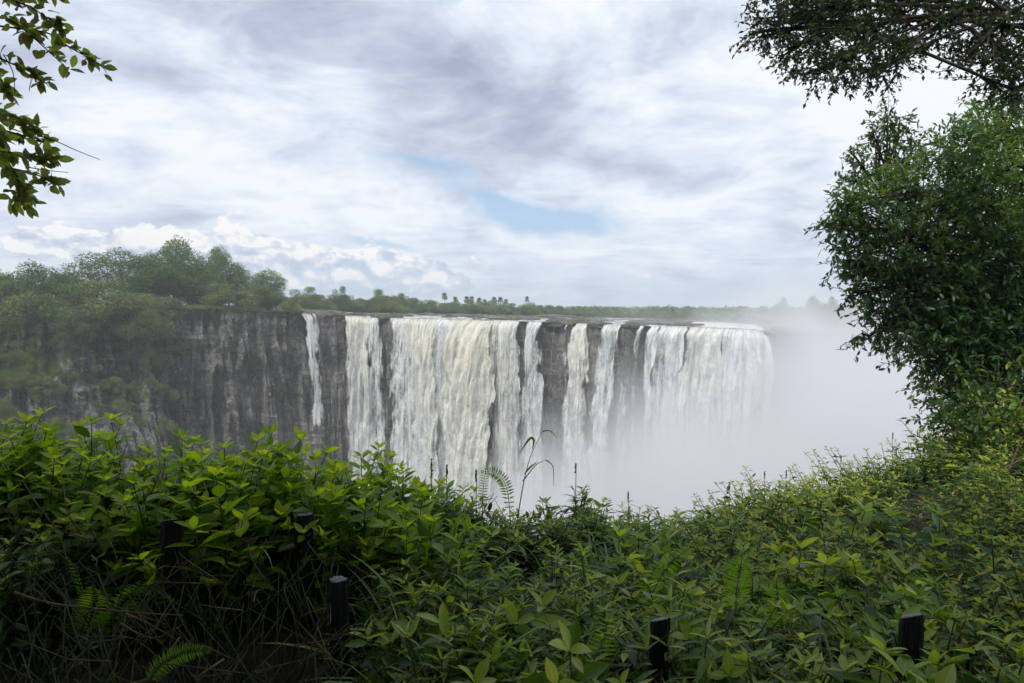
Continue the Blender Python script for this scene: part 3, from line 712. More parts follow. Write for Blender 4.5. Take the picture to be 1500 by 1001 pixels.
LB = leaf_tmpl(.44, 4, .22, .22, .45); LH = leaf_tmpl(.36, 3, .25, .25, .4); LN = leaf_tmpl(.2, 3, .3, .3, .35)
def leafy(name, mt, tm, H, nst, L, spread, pairs, seed, whorl=2, bend=.3, top_rosette=3, tilt=.35):
    g = np.random.default_rng(seed)
    root = thing(name, None, 'plant'); b = B(); st = B()
    for k in range(nst):
        a = g.random()*6.28; h = H*(.65+.35*g.random()) if k else H
        ox, oy = math.cos(a)*spread*g.random(), math.sin(a)*spread*g.random()
        pts = []
        bx, by = math.cos(a)*bend*h*g.random(), math.sin(a)*bend*h*g.random()
        for t in np.linspace(0, 1, 7): pts.append((ox*.35+bx*t*t+ox*.65*t, oy*.35+by*t*t+oy*.65*t, h*t))
        pts = np.array(pts); st.tube(pts, (.006, .0025), 5)
        O = []; D = []; Up = []; Sc = []; Rn = []
        ph = g.random()*6
        for j in range(pairs):
            t = .25+.72*(j/(pairs-1))**.8
            c = np.array([np.interp(t, np.linspace(0, 1, 7), pts[:, i]) for i in range(3)])
            for q in range(whorl):
                an = ph+j*1.57+q*2*math.pi/whorl+g.normal()*.2
                el = tilt+.35*(t-.5)+g.normal()*.22
                d = np.array([math.cos(an)*math.cos(el), math.sin(an)*math.cos(el), math.sin(el)])
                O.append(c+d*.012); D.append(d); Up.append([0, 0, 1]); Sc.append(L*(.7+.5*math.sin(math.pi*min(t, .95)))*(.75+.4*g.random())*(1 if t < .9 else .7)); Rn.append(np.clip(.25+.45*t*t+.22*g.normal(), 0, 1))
        for q in range(top_rosette):
            an = ph+q*2*math.pi/top_rosette+g.normal()*.3; el = .75+g.normal()*.15
            d = np.array([math.cos(an)*math.cos(el), math.sin(an)*math.cos(el), math.sin(el)])
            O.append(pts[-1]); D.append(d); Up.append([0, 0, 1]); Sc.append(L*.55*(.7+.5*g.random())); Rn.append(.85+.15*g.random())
        D = np.array(D); scatter(b, tm, np.array(O), D, nrm(np.array(Up)+g.normal(size=D.shape)*.25), np.array(Sc), np.array(Rn))
    b.build('leaves', M[mt], root); st.build('stems', M['stem'], root)
    return root
def fern(seed, n=7, L=.5):
    g = np.random.default_rng(seed); root = thing('fern', None, 'fern'); b = B(); st = B()
    pin = leaf_tmpl(.17, 2, .1, .15, .25)
    for k in range(n):
        a = k*2*math.pi/n+g.normal()*.3; el = g.uniform(.75, 1.35); l = L*g.uniform(.7, 1.1)
        t = np.linspace(0, 1, 26); ang = el-t**1.8*g.uniform(.5, 1.5)
        r = np.cumsum(np.cos(ang))*l/26; z = np.cumsum(np.sin(ang))*l/26
        c = np.stack([math.cos(a)*r, math.sin(a)*r, z], 1); st.tube(c, (.003, .0008), 4)
        tan = nrm(np.gradient(c, axis=0)); side = nrm(np.cross(tan, [0, 0, 1]+np.array([math.cos(a), math.sin(a), 0])*.3)); upv = np.cross(side, tan)
        w = np.interp(t, [0, .12, .3, .6, .9, 1], [0, .55, 1, .8, .3, .05])*l*.2
        for s in (-1, 1):
            m_ = slice(3, None); scatter(b, pin, c[m_], nrm(side*s+tan*.25+g.normal(size=c.shape)*.05)[m_], upv[m_], np.maximum(w[m_], .006), np.clip(.4+.3*t+.1*g.normal(size=26), 0, 1)[m_])
    b.build('fronds', M['fern'], root); st.build('stalks', M['stem'], root)
    return root
def blade(b, o, d0, L, w, droop, rnd, n=8):
    t = np.linspace(0, 1, n); d = nrm(np.array(d0, float)); hor = np.array([d[0], d[1], 0]); hor = hor/(np.linalg.norm(hor)+1e-6)
    el0 = math.asin(np.clip(d[2], -1, 1)); el = el0-t**1.5*droop
    c = np.cumsum(np.cos(el)[:, None]*hor+np.sin(el)[:, None]*np.array([0, 0, 1]), 0)*L/n+np.array(o)
    side = np.cross(hor, [0, 0, 1.]); ww = w*.5*np.minimum(1, (1-t)*2.2)**.8*(.6+.4*np.minimum(1, t*4))
    nv_ = np.cross(side, nrm(np.gradient(c, axis=0)))
    V = np.stack([c-side*ww[:, None]+nv_*ww[:, None]*.25, c, c+side*ww[:, None]+nv_*ww[:, None]*.25], 1).reshape(-1, 3)
    T = []
    for i in range(n-1):
        a = 3*i
        T += [(a, a+1, a+4), (a, a+4, a+3), (a+1, a+2, a+5), (a+1, a+5, a+4)]
    b.add(V, T, rnd)
def grass(seed, n=26, L=.5, w=.013, up=.9):
    g = np.random.default_rng(seed); root = thing('grass_tuft', None, 'grass'); b = B()
    for k in range(n):
        a = g.random()*6.28; el = g.uniform(up-.35, 1.45)
        blade(b, (g.normal()*.04, g.normal()*.04, 0), (math.cos(a)*math.cos(el), math.sin(a)*math.cos(el), math.sin(el)), L*g.uniform(.5, 1.15), w*g.uniform(.6, 1.3), g.uniform(.6, 2.6), g.random())
    b.build('blades', M['grass'], root); return root
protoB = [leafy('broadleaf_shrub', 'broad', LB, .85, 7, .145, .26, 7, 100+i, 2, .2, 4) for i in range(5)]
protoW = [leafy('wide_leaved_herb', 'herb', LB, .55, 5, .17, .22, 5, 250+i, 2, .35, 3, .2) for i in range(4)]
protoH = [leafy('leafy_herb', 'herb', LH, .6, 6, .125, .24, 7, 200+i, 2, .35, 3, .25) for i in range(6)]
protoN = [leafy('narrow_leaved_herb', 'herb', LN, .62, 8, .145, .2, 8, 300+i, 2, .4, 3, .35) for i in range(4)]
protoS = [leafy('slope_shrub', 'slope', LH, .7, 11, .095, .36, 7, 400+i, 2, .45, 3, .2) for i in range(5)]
protoF = [fern(500+i) for i in range(4)]
protoG = [grass(600+i) for i in range(4)]
g = np.random.default_rng(21)
PZ = [(252, 766, 3.3), (437, 755, 3.5), (495, 849, 3.0), (961, 908, 2.85), (1329, 905, 2.8), (702, 800, 4.3), (1083, 860, 3.3), (1140, 880, 3.3), (262, 960, 2.5)]
def pfree(px, q):
    Y = canopy(px, q)[1]; ok = np.ones_like(np.asarray(px, float), bool)
    for a, c, Yp in PZ:
        if True: ok &= ~((np.abs(px-a) < (88 if a < 400 else 112 if a < 600 else 50 if a != 702 else 34)) & (Y < Yp+.12) & (Y > Yp-(1.3 if a < 900 and a != 702 else .7)))
    return ok
def plant(protos, H, px, q, sc_, label, group, sink=0., tilt=.12):
    if not pfree(px, q): return
    hol = float(fbm(px*.011, q*5., o=2, seed=44))
    if q > .08 and hol < .45 and g.random() < .85: return
    if q > .15: sc_ = sc_*(.8+.9*max(0, hol-.42)*2)
    sink = sink+g.uniform(-.08, .12)*(1.5 if protos is protoS else 1)
    x, y, z = canopy(px, q)
    gr = float(gz(np.array(x), np.array(y)))
    s = sc_; base = min(z-H*s*.93-sink, gr+.02)
    if base < gr-.25: s = max(s*.7, (z-sink-gr+.2)/(H*.93)); base = z-H*s*.93-sink
    put(protos, int(g.integers(0, 99)), (float(x), float(y), float(base)), g.random()*6.28, s, label, group, (g.normal()*tilt, g.normal()*tilt))
L_B = 'bright green broad-leaved shrub in the thick stand along the left half of the near rim'
L_H = 'low herb with oval green leaves in the tangled undergrowth of the near bank'
L_N = 'herb with narrow pointed leaves in the middle of the near bank'
L_S = 'small-leaved yellowish green shrub on the slope rising to the right'
L_F = 'bright green fern among the plants of the near bank'
L_G = 'tuft of long arching grass blades among the plants of the near bank'
for i in range(96):      # left stand
    px = -120+i/96*830+g.normal()*8; q = [0., .06, .13, .21][i % 4]+g.random()*.05
    plant(protoB, .85, px, q, g.uniform(.8, 1.1)*np.interp(px, [400, 700], [1, .75]), L_B, 'broad-leaved shrubs along the near rim')
for i in range(70):      # lower left: fewer, darker
    px = -60+g.random()*760; q = .3+.65*g.random()
    if (px < 330 and q > .42 and g.random() < .85) or (px < 560 and q > .6 and g.random() < .6): continue
    plant(protoH if g.random() < .6 else protoN, .6, px, q, g.uniform(.7, 1.05), L_H if g.random() < 2 else L_N, 'oval-leaved herbs of the near bank', .04)
for i in range(150):
    px = 640+g.random()*500; q = g.random()**1.2*.95
    if i < 40: q = .0+.03*g.random(); px = 620+i*12.5
    pr = protoN if g.random() < .5 else protoH
    plant(pr, .6, px, q, g.uniform(.75, 1.1)*np.interp(q, [0, .3], [.85, 1]), L_N if pr is protoN else L_H, 'narrow-leaved herbs of the near bank' if pr is protoN else 'oval-leaved herbs of the near bank')
for i in range(185):
    px = 1010+g.random()*640; q = g.random()**1.3*.7
    if i < 50: q = .02*g.random(); px = 1030+i*10
    plant(protoS, .7, px, q, g.uniform(.8, 1.2), L_S, 'small-leaved shrubs on the slope at the right')
for i in range(60):
    px = 1080+g.random()*480; q = .45+.5*g.random()
    plant(protoH, .6, px, q, g.uniform(.7, 1.), L_H, 'oval-leaved herbs of the near bank', .05)
for i in range(66):
    px = g.uniform(440, 1500); q = .14+.84*g.random()
    plant(protoW, .55, px, q, g.uniform(.75, 1.1), 'scattered herb with wide pale-veined leaves standing out of the near bank', 'wide-leaved herbs of the near bank', -.04, .2)
# ferns
for px, q, s in [(1075, .56, 1.0), (1140, .62, 1.0), (1050, .50, .8), (985, .30, .8), (1010, .24, .8), (935, .28, .7), (510, .26, .9), (530, .30, .8), (640, .2, .8), (345, .3, .7), (0, .30, .8), (250, .85, .9), (300, .8, .8), (560, .35, .6), (1370, .78, .6), (900, .5, .9), (860, .62, .8), (780, .4, .8), (1210, .7, .9), (1300, .5, .8), (1420, .42, .9), (620, .55, .9), (380, .62, .8), (440, .45, .8), (1100, .4, .9), (1160, .5, 1.), (600, .12, .7), (680, .2, .8),
                 (880, .22, .7), (820, .16, .7), (1240, .45, .8), (960, .4, .7), (700, .3, .7), (1180, .3, .7), (110, .4, .7), (470, .88, .7), (730, .12, .7)]:
    plant(protoF, .42, px, q, s*1.25, L_F, 'ferns of the near bank', -.11, .25)
for i in range(210):
    px = g.uniform(280, 1300) if g.random() < .85 else g.uniform(-50, 1400); q = .12+.8*g.random()
    if px < 360 and q > .42: continue
    plant(protoG, .36, px, q, g.uniform(.8, 1.3), L_G, 'grass tufts of the near bank', .0, .2)
# undergrowth that nobody could count
b = B(); st = B()
n = 24000
px = g.uniform(-300, 1800, n); q = g.random(n)**.85*1.05-.03
x, y, z = canopy(px, np.clip(q, 0, 1)); zg = gz(x, y)
keep = pfree(px, q) & ~((px < 380) & (q > .42) & (g.random(n) < .93)) & ~((px < 560) & (q > .7) & (g.random(n) < .6))
hz_ = g.random(n)**.8
z = zg+(np.maximum(z-zg, .1)*.62)*hz_
o_ = np.stack([x, y, z], 1)[keep]
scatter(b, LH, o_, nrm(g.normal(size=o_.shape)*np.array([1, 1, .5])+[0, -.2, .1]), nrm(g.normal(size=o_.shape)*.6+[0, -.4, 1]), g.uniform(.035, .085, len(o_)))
for i in range(1300):
    px_ = g.uniform(-100, 1600); qq = g.random(); x, y, z = [float(v) for v in canopy(px_, qq)]
    z0 = float(gz(x, y)); d = g.normal(size=3)*np.array([.25, .2, .05])
    st.tube([(x, y, z0-.05), (x+d[0]*.5, y+d[1]*.5, z0+(z-z0)*.5), (x+d[0], y+d[1], z-.06)], (.004, .002), 4)
# beyond the skyline the bank falls away, still overgrown
n = 16000; px = g.uniform(-200, 1800, n); Yb_ = YS(px)+g.random(n)*3.5; x = (px-750)/F0*Yb_; z = gz(x, Yb_)+g.random(n)*.35
o_ = np.stack([x, Yb_, z], 1); scatter(b, LH, o_, rdir(n), nrm(g.normal(size=o_.shape)*.6+[0, 0, 1]), g.uniform(.06, .12, n))
dst = B()
for i in range(260):
    px_ = g.uniform(60, 1550); qq = .1+.85*g.random(); x, y, z = [float(v) for v in canopy(px_, qq)]
    a = g.random()*6.28; L_ = g.uniform(.15, .4); dv = np.array([math.cos(a)*L_, math.sin(a)*L_*.6, g.uniform(-.1, .22)])
    o3 = np.array([x, y, z-.1]); dst.tube([o3, o3+dv*.5+g.normal(size=3)*.03, o3+dv], (g.uniform(.0025, .005), .0015), 4, g.random())
tag(dst.build('dry_stems', M['twig'], None), 'dry brown stems and straws lying through the plants of the near bank', 'dry stems', None, 'stuff')
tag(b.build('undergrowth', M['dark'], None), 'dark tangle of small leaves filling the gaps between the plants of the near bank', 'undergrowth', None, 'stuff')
tag(st.build('undergrowth_stems', M['stem'], None), 'thin dark stems tangled under the plants of the near bank', 'stems', None, 'stuff')

# ---- single plants that stand out on the skyline
def own(name, label, cat, px, py, Y):
    p = P(px, py, Y); return thing(name, label, cat, tuple(float(v) for v in p)), p
def stalk(b, pixels, Y, r, base):
    pts = np.array([P(a, c, Y+i*.01)-base for i, (a, c) in enumerate(pixels)])
    t = np.linspace(0, 1, len(pts)); tt = np.linspace(0, 1, 4*len(pts))
    # smooth the polyline
    c = np.stack([np.interp(tt, t, pts[:, i]) for i in range(3)], 1)
    for _ in range(3): c[1:-1] = (c[:-2]+2*c[1:-1]+c[2:])/4
    b.tube(c, r, 5, .3); return c
def frond(px_list, Y, label, pin_l, dens=22):
    root, base = own('fern', label, 'fern', *px_list[0], Y); b = B(); s = B(); c = stalk(s, px_list, Y, (.003, .0012), base)
    k = dens; t = np.linspace(.15, 1, k); cc = np.stack([np.interp(t, np.linspace(0, 1, len(c)), c[:, i]) for i in range(3)], 1)
    tan = nrm(np.gradient(cc, axis=0)); side = nrm(np.cross(tan, [0, -1., .25])); up = np.cross(side, tan)
    w = pin_l*np.interp(t, [0, .3, .7, 1], [.5, 1, .9, .3])
    for q in (-1, 1): scatter(b, leaf_tmpl(.26 if dens == 22 else .10, 2, .1, .2, .25), cc, nrm(side*q+tan*.15+g.normal(size=cc.shape)*.08), up, w, np.full(k, .25)+.2*g.random(k))
    b.build('pinnae', M['fern'], root); s.build('stalk', M['stem'], root)
frond([(748, 770), (745, 725), (738, 702), (722, 690), (702, 692)][::1], 4.4, 'fern frond arching to the left over the skyline near the centre', .05)
frond([(706, 770), (707, 725), (710, 695), (717, 668)], 4.4, 'upright fern frond with its tip against the falls near the centre', .035)
frond([(210, 1010), (232, 975), (268, 955), (310, 952)], 2.5, 'pale fern frond lying low at the bottom left edge of the bank', .045, 44)
frond([(1078, 905), (1078, 870), (1083, 840), (1088, 812)], 3.3, 'tall upright bright fern frond right of the centre', .085, 32)
frond([(1148, 930), (1142, 900), (1138, 870), (1137, 845)], 3.3, 'bright fern frond just right of the tall upright one', .075, 32)
frond([(950, 880), (965, 850), (985, 820), (1030, 790)], 3.9, 'fern frond leaning right behind the post right of the centre', .07, 36)
def weed(pixlists, Y, label, blades=()):
    root, base = own('grass_stalk', label, 'grass', *pixlists[0][0], Y); s = B()
    for pl in pixlists: stalk(s, pl, Y, (.004, .0012), base)
    s.build('stalk', M['stem'], root)
    if blades:
        b = B()
        for pl, w in blades:
            pts = np.array([P(a, c, Y)-base for a, c in pl]); t = np.linspace(0, 1, len(pts)); tt = np.linspace(0, 1, 16)
            c = np.stack([np.interp(tt, t, pts[:, i]) for i in range(3)], 1)
            for _ in range(2): c[1:-1] = (c[:-2]+2*c[1:-1]+c[2:])/4
            side = nrm(np.cross(np.gradient(c, axis=0), [0, 1., .2])); ww = w*np.sin(np.pi*(tt*.9+.08))[:, None]
            V = np.stack([c-side*ww, c+[0, .004, 0], c+side*ww], 1).reshape(-1, 3); T = []
            for i in range(15):
                a = 3*i; T += [(a, a+1, a+4), (a, a+4, a+3), (a+1, a+2, a+5), (a+1, a+5, a+4)]
            b.add(V, T, .2)
        b.build('blades', M['grass'], root)
weed([[(758, 760), (768, 700), (778, 665), (795, 632)], [(766, 705), (785, 680), (800, 674)], [(795, 632), (806, 630), (816, 642)], [(800, 674), (811, 682), (811, 712)]], 4.2, 'tall grass stalk with a drooping blade against the white mist, right of the arching fern',
     [([(780, 658), (783, 645), (778, 640), (770, 650), (761, 665)], .008), ([(768, 695), (776, 685), (788, 676)], .006)])
for i, (px, py, lab) in enumerate([(632, 672, 'thick dark seed spike beside the last broad-leaved shrub'), (655, 683, 'thin seed spike second from the thick dark one'), (843, 680, 'thin dead stalk above the herbs right of the grass stalk'), (697, 690, 'thin bent stalk left of the upright fern frond'),
        (1120, 692, 'thin stalk on the skyline where the slope starts to rise'), (1152, 690, 'short spike on the rising skyline'), (1308, 635, 'tallest stalk on the upper right skyline'), (1068, 708, 'dark spike above the low point of the skyline'), (920, 722, 'wispy stalk at the low middle of the skyline'), (1232, 668, 'curved weed tip halfway up the right skyline')]):
    Y = float(YS(px))-.2
    root, base = own('seed_stalk', lab, 'stalk', px+g.uniform(-6, 6), py+90, Y); s = B(); stalk(s, [(px+2, py+90), (px, py+45), (px+g.uniform(-2, 3), py)], Y, (.004, .0025), base)
    s.build('stalk', M['stem'], root)
    b = B(); e = P(px, py, Y)-base; k = 40; L_ = .14 if i == 0 else .08
    O = e[None]-np.array([0, 0, 1.])*g.random(k)[:, None]*L_; scatter(b, SM, O, nrm(g.normal(size=O.shape)*.35+[0, 0, 1]), rdir(k), .018, np.full(k, .1)); b.build('seed_head', M['herb'], root)
# dead stems
def twig(pixs, Y, r, label, sub=()):
    root, base = own('dead_stem', label, 'twig', *pixs[0], Y); s = B(); stalk(s, pixs, Y, (r, r*.5), base)
    for q in sub: stalk(s, q, Y, (r*.6, r*.3), base)
    s.build('stem', M['twig'], root)
twig([(20, 868), (70, 885), (140, 892), (200, 898), (268, 902)], 2.75, .006, 'thin reddish runner trailing across the dark bank at the lower left', [[(70, 885), (60, 870), (48, 862)], [(140, 892), (120, 902), (105, 910)], [(200, 897), (214, 915), (222, 945)]])
twig([(175, 913), (200, 928), (228, 938), (268, 915)], 2.7, .005, 'bent brown twig below the reddish runner', [[(204, 932), (190, 945), (178, 958)]])
twig([(1010, 800), (1040, 812), (1085, 845), (1130, 900)], 3.8, .004, 'thin bare stem slanting down behind the ferns')
twig([(595, 885), (620, 860), (650, 835), (668, 818)], 3.4, .006, 'pale dry cane slanting up between the herbs near the centre')
twig([(640, 797), (700, 795), (760, 800)], 3.9, .004, 'dry straw lying flat across the plants near the centre')
twig([(1478, 690), (1488, 665), (1496, 640)], 6.5, .012, 'pale broken stick leaning at the right edge', )
twig([(1400, 725), (1440, 700), (1500, 672)], 6.8, .014, 'brown dead branch lying in the bushes at the right edge', [[(1440, 700), (1460, 715), (1490, 712)]])

# ------------------------------------------------------------------ near trees
def shoots(b, cent, rad, n, leafL, tm, per=9, droop=-.1, seed=0, dens_in=.55, twl=.35, tw=None, squash=.8, rb=0., elong=1.):
    """n leafy shoots spread through a lobe, leaves set alternately along each"""
    gg = np.random.default_rng(seed)
    d = nrm(gg.normal(size=(n, 3))); lump = .8+.5*fbm(d[:, 0]*2+seed, d[:, 1]*2, d[:, 2]*2, o=3, seed=seed % 50)
    lump = np.where(gg.random(n) < .12, lump*1.22, lump)
    rr = rad*(1-dens_in*gg.random(n)**1.5)*lump
    O = np.array(cent)+d*rr[:, None]*np.array([elong, 1, squash])
    sd = nrm(d+gg.normal(size=(n, 3))*.55+[0, 0, droop])
    L_ = twl*(.6+.8*gg.random(n))
    t = (np.arange(per)+.5)/per
    LO = (O[:, None]+sd[:, None]*(L_[:, None]*t[None])[..., None]).reshape(-1, 3)
    ld = nrm(np.repeat(sd, per, 0)*.7+gg.normal(size=(n*per, 3))*.75+[0, 0, -.1])
    base = np.clip(.38+.8*(fbm(O[:, 0]*.9, O[:, 1]*.9, O[:, 2]*.9, o=3, seed=9)-.5)*2+.18*gg.normal(size=n)+rb, 0, 1)  # clump tone by noise, plus the bias that paints crown parts lit
    scatter(b, tm, LO, ld, nrm(gg.normal(size=(n*per, 3))*.6+[0, -.1, 1]), leafL*(.6+.7*gg.random(n*per)), np.clip(np.repeat(base, per)+.12*gg.normal(size=n*per), 0, 1))
    if tw is not None:
        for i in range(0, n, 3 if n > 150 else 1):
            tw.tube([O[i], O[i]+sd[i]*L_[i]], (.006, .003), 3)
MED = leaf_tmpl(.42, 2, .2, .2)
def neartree(name, label, lobes, trunk_pts, r0, leafL, dn, mt, tm, anchors, per=9, twl=.35, squash=.8, seed=0, inner=.55, kn=14, bare=0, lit_bias=None):
    base = np.array(trunk_pts[0], float)
    root = thing(name, label, 'tree', tuple(base)); b = B(); tr = B(); tw = B()
    tr.tube(np.array(trunk_pts)-base, (r0, r0*.45), 12)
    gg = np.random.default_rng(seed)
    for i, (px, py, rp, Y) in enumerate(lobes):
        c = P(px, py, Y)-base; r = rp/F0*Y
        n = int(dn*r*r*gg.uniform(.45, 1.25))+6
        a = np.array(anchors[i % len(anchors)], float)-base
        mid = (a+c)/2+np.array([0, 0, .25*r])
        pts = np.array([a, a*.7+mid*.3, mid, mid*.4+c*.6, c]); tr.tube(pts, (max(.03, r*.06), .012), 6)
        for k in range(kn):
            e = c+nrm(gg.normal(size=3))*r*.95*np.array([1, 1, squash]); m1 = (c+e)/2+gg.normal(size=3)*r*.12
            s0 = pts[int(gg.integers(2, 5))]
            tw.tube([s0, (s0+m1)/2+gg.normal(size=3)*r*.06, m1, e], (.016, .004), 4)
        shoots(b, c, r, n, leafL, tm, per, seed=seed*100+i, twl=twl, tw=tw, squash=squash, dens_in=inner, rb=(lit_bias(px, py) if lit_bias else 0))
    tr.build('trunk', M['bark'], root); tw.build('twigs', M['bark'], root); b.build('crown', M[mt], root, smooth=True)
    return root
RT = [(1475, 225, 85, 13), (1400, 262, 70, 12.5), (1445, 300, 85, 12), (1335, 285, 52, 12.3), (1275, 312, 50, 12), (1225, 318, 24, 11.8), (1290, 372, 62, 11.7), (1240, 368, 26, 11.6), (1360, 350, 85, 12), (1440, 390, 95, 12), (1500, 350, 110, 13), (1300, 425, 45, 11.6), (1262, 410, 26, 11.4),
      (1375, 440, 80, 11.8), (1460, 480, 90, 12), (1310, 480, 42, 11.5), (1262, 478, 24, 11.3), (1335, 515, 45, 11.5), (1395, 530, 62, 11.6), (1365, 570, 34, 11.4), (1460, 570, 80, 11.8), (1520, 480, 90, 12), (1520, 250, 90, 13), (1430, 600, 60, 11.4), (1490, 620, 70, 11.2), (1420, 480, 70, 11.6), (1350, 460, 60, 11.6), (1480, 180, 50, 12.8), (1450, 195, 36, 12.6), (1365, 232, 36, 12.4), (1215, 330, 18, 11.6), (1232, 300, 20, 11.8), (1215, 385, 14, 11.6), (1238, 430, 16, 11.4), (1240, 494, 12, 11.3), (1215, 303, 12, 11.8)]
RT = [(px+(20 if px < 1400 else 0)+(14 if 470 < py < 600 and px < 1400 else 0), py, r, Y) for px, py, r, Y in RT]
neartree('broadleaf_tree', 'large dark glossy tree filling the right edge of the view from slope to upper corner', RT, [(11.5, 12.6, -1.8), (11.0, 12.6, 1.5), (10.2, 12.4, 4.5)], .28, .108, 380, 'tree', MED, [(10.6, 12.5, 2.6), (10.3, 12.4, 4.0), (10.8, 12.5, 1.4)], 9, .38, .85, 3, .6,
         lit_bias=lambda px, py:   .3 if py < 330 else (-.12 if 420 < py < 560 else 0))  # lit look of the crown top put into leaf colour; middle band darker
ST = [(1300, 172, 10, 14.5), (1318, 186, 9, 14.5), (1278, 192, 9, 14.5), (1340, 214, 10, 14.5), (1246, 222, 8, 14.5), (1238, 262, 10, 14.5), (1305, 182, 13, 14.5), (1287, 205, 13, 14.5), (1312, 205, 15, 14.5), (1325, 228, 16, 14.5), (1282, 235, 17, 14.5), (1302, 232, 14, 14.5), (1258, 240, 10, 14.5), (1262, 262, 14, 14.5), (1300, 268, 20, 14.5), (1250, 283, 14, 14.5), (1338, 240, 12, 14.5)]
neartree('sparse_tree', 'thin open tree poking up behind the top left of the large dark tree', ST, [(10.6, 14.9, -2.6), (9.6, 14.8, 1.6), (8.0, 14.6, 3.2), (7.9, 14.6, 3.7)], .09, .11, 330, 'tree', MED, [tuple(P(1298, 300, 14.5)), tuple(P(1290, 285, 14.5)), tuple(P(1310, 290, 14.5))], 7, .28, .9, 4, .8, kn=5)
CT = [(1105, 52, 24, 9), (1128, 30, 40, 9), (1165, 10, 48, 9), (1150, 75, 26, 8.8), (1185, 60, 48, 9), (1180, 112, 24, 8.7), (1215, 108, 34, 8.7), (1250, 70, 46, 9), (1262, 112, 30, 8.7), (1293, 95, 30, 8.8), (1235, 15, 50, 9.2), (1310, 25, 50, 9.2), (1300, 70, 28, 9), (1370, 40, 48, 9.2), (1440, 40, 55, 9.3),
      (1500, 50, 60, 9.2), (1405, 92, 24, 8.9), (1450, 100, 40, 9), (1495, 115, 48, 9), (1470, 138, 22, 8.8), (1340, -20, 60, 9.3), (1440, -25, 60, 9.4), (1240, -30, 60, 9.4), (1150, -40, 60, 9.4), (1540, 10, 60, 9.4)]
CT = [(px+14, py-6, r, Y) for px, py, r, Y in CT]
neartree('overhanging_tree', 'fine-leaved tree whose boughs hang into the top right corner', CT, [(11.2, 7.0, -.6), (10.6, 7.3, 3), (9.4, 7.8, 5.6)], .22, .068, 390, 'canopy', SM, [tuple(P(1480, 20, 9.1)), tuple(P(1420, 10, 9.1)), tuple(P(1330, 0, 9.1)), tuple(P(1240, 40, 9.0))], 12, .26, .7, 5, .8, kn=12)
# shrubs at the foot of the big tree
FT = [(1440, 620, 55, 9.6), (1490, 640, 60, 9.2), (1400, 640, 35, 9.6), (1370, 668, 32, 9.4), (1435, 680, 45, 9.0), (1500, 700, 50, 8.5), (1465, 560, 40, 10)]
neartree('understorey_shrub', 'mid-green bushy shrub at the foot of the large dark tree', FT, [(7.2, 9.5, -.9), (7.1, 9.5, -.3), (7.0, 9.5, .2)], .06, .10, 330, 'slope', MED, [(7.0, 9.5, -.2), (6.6, 9.4, -.3)], 8, .3, .85, 6, .7)
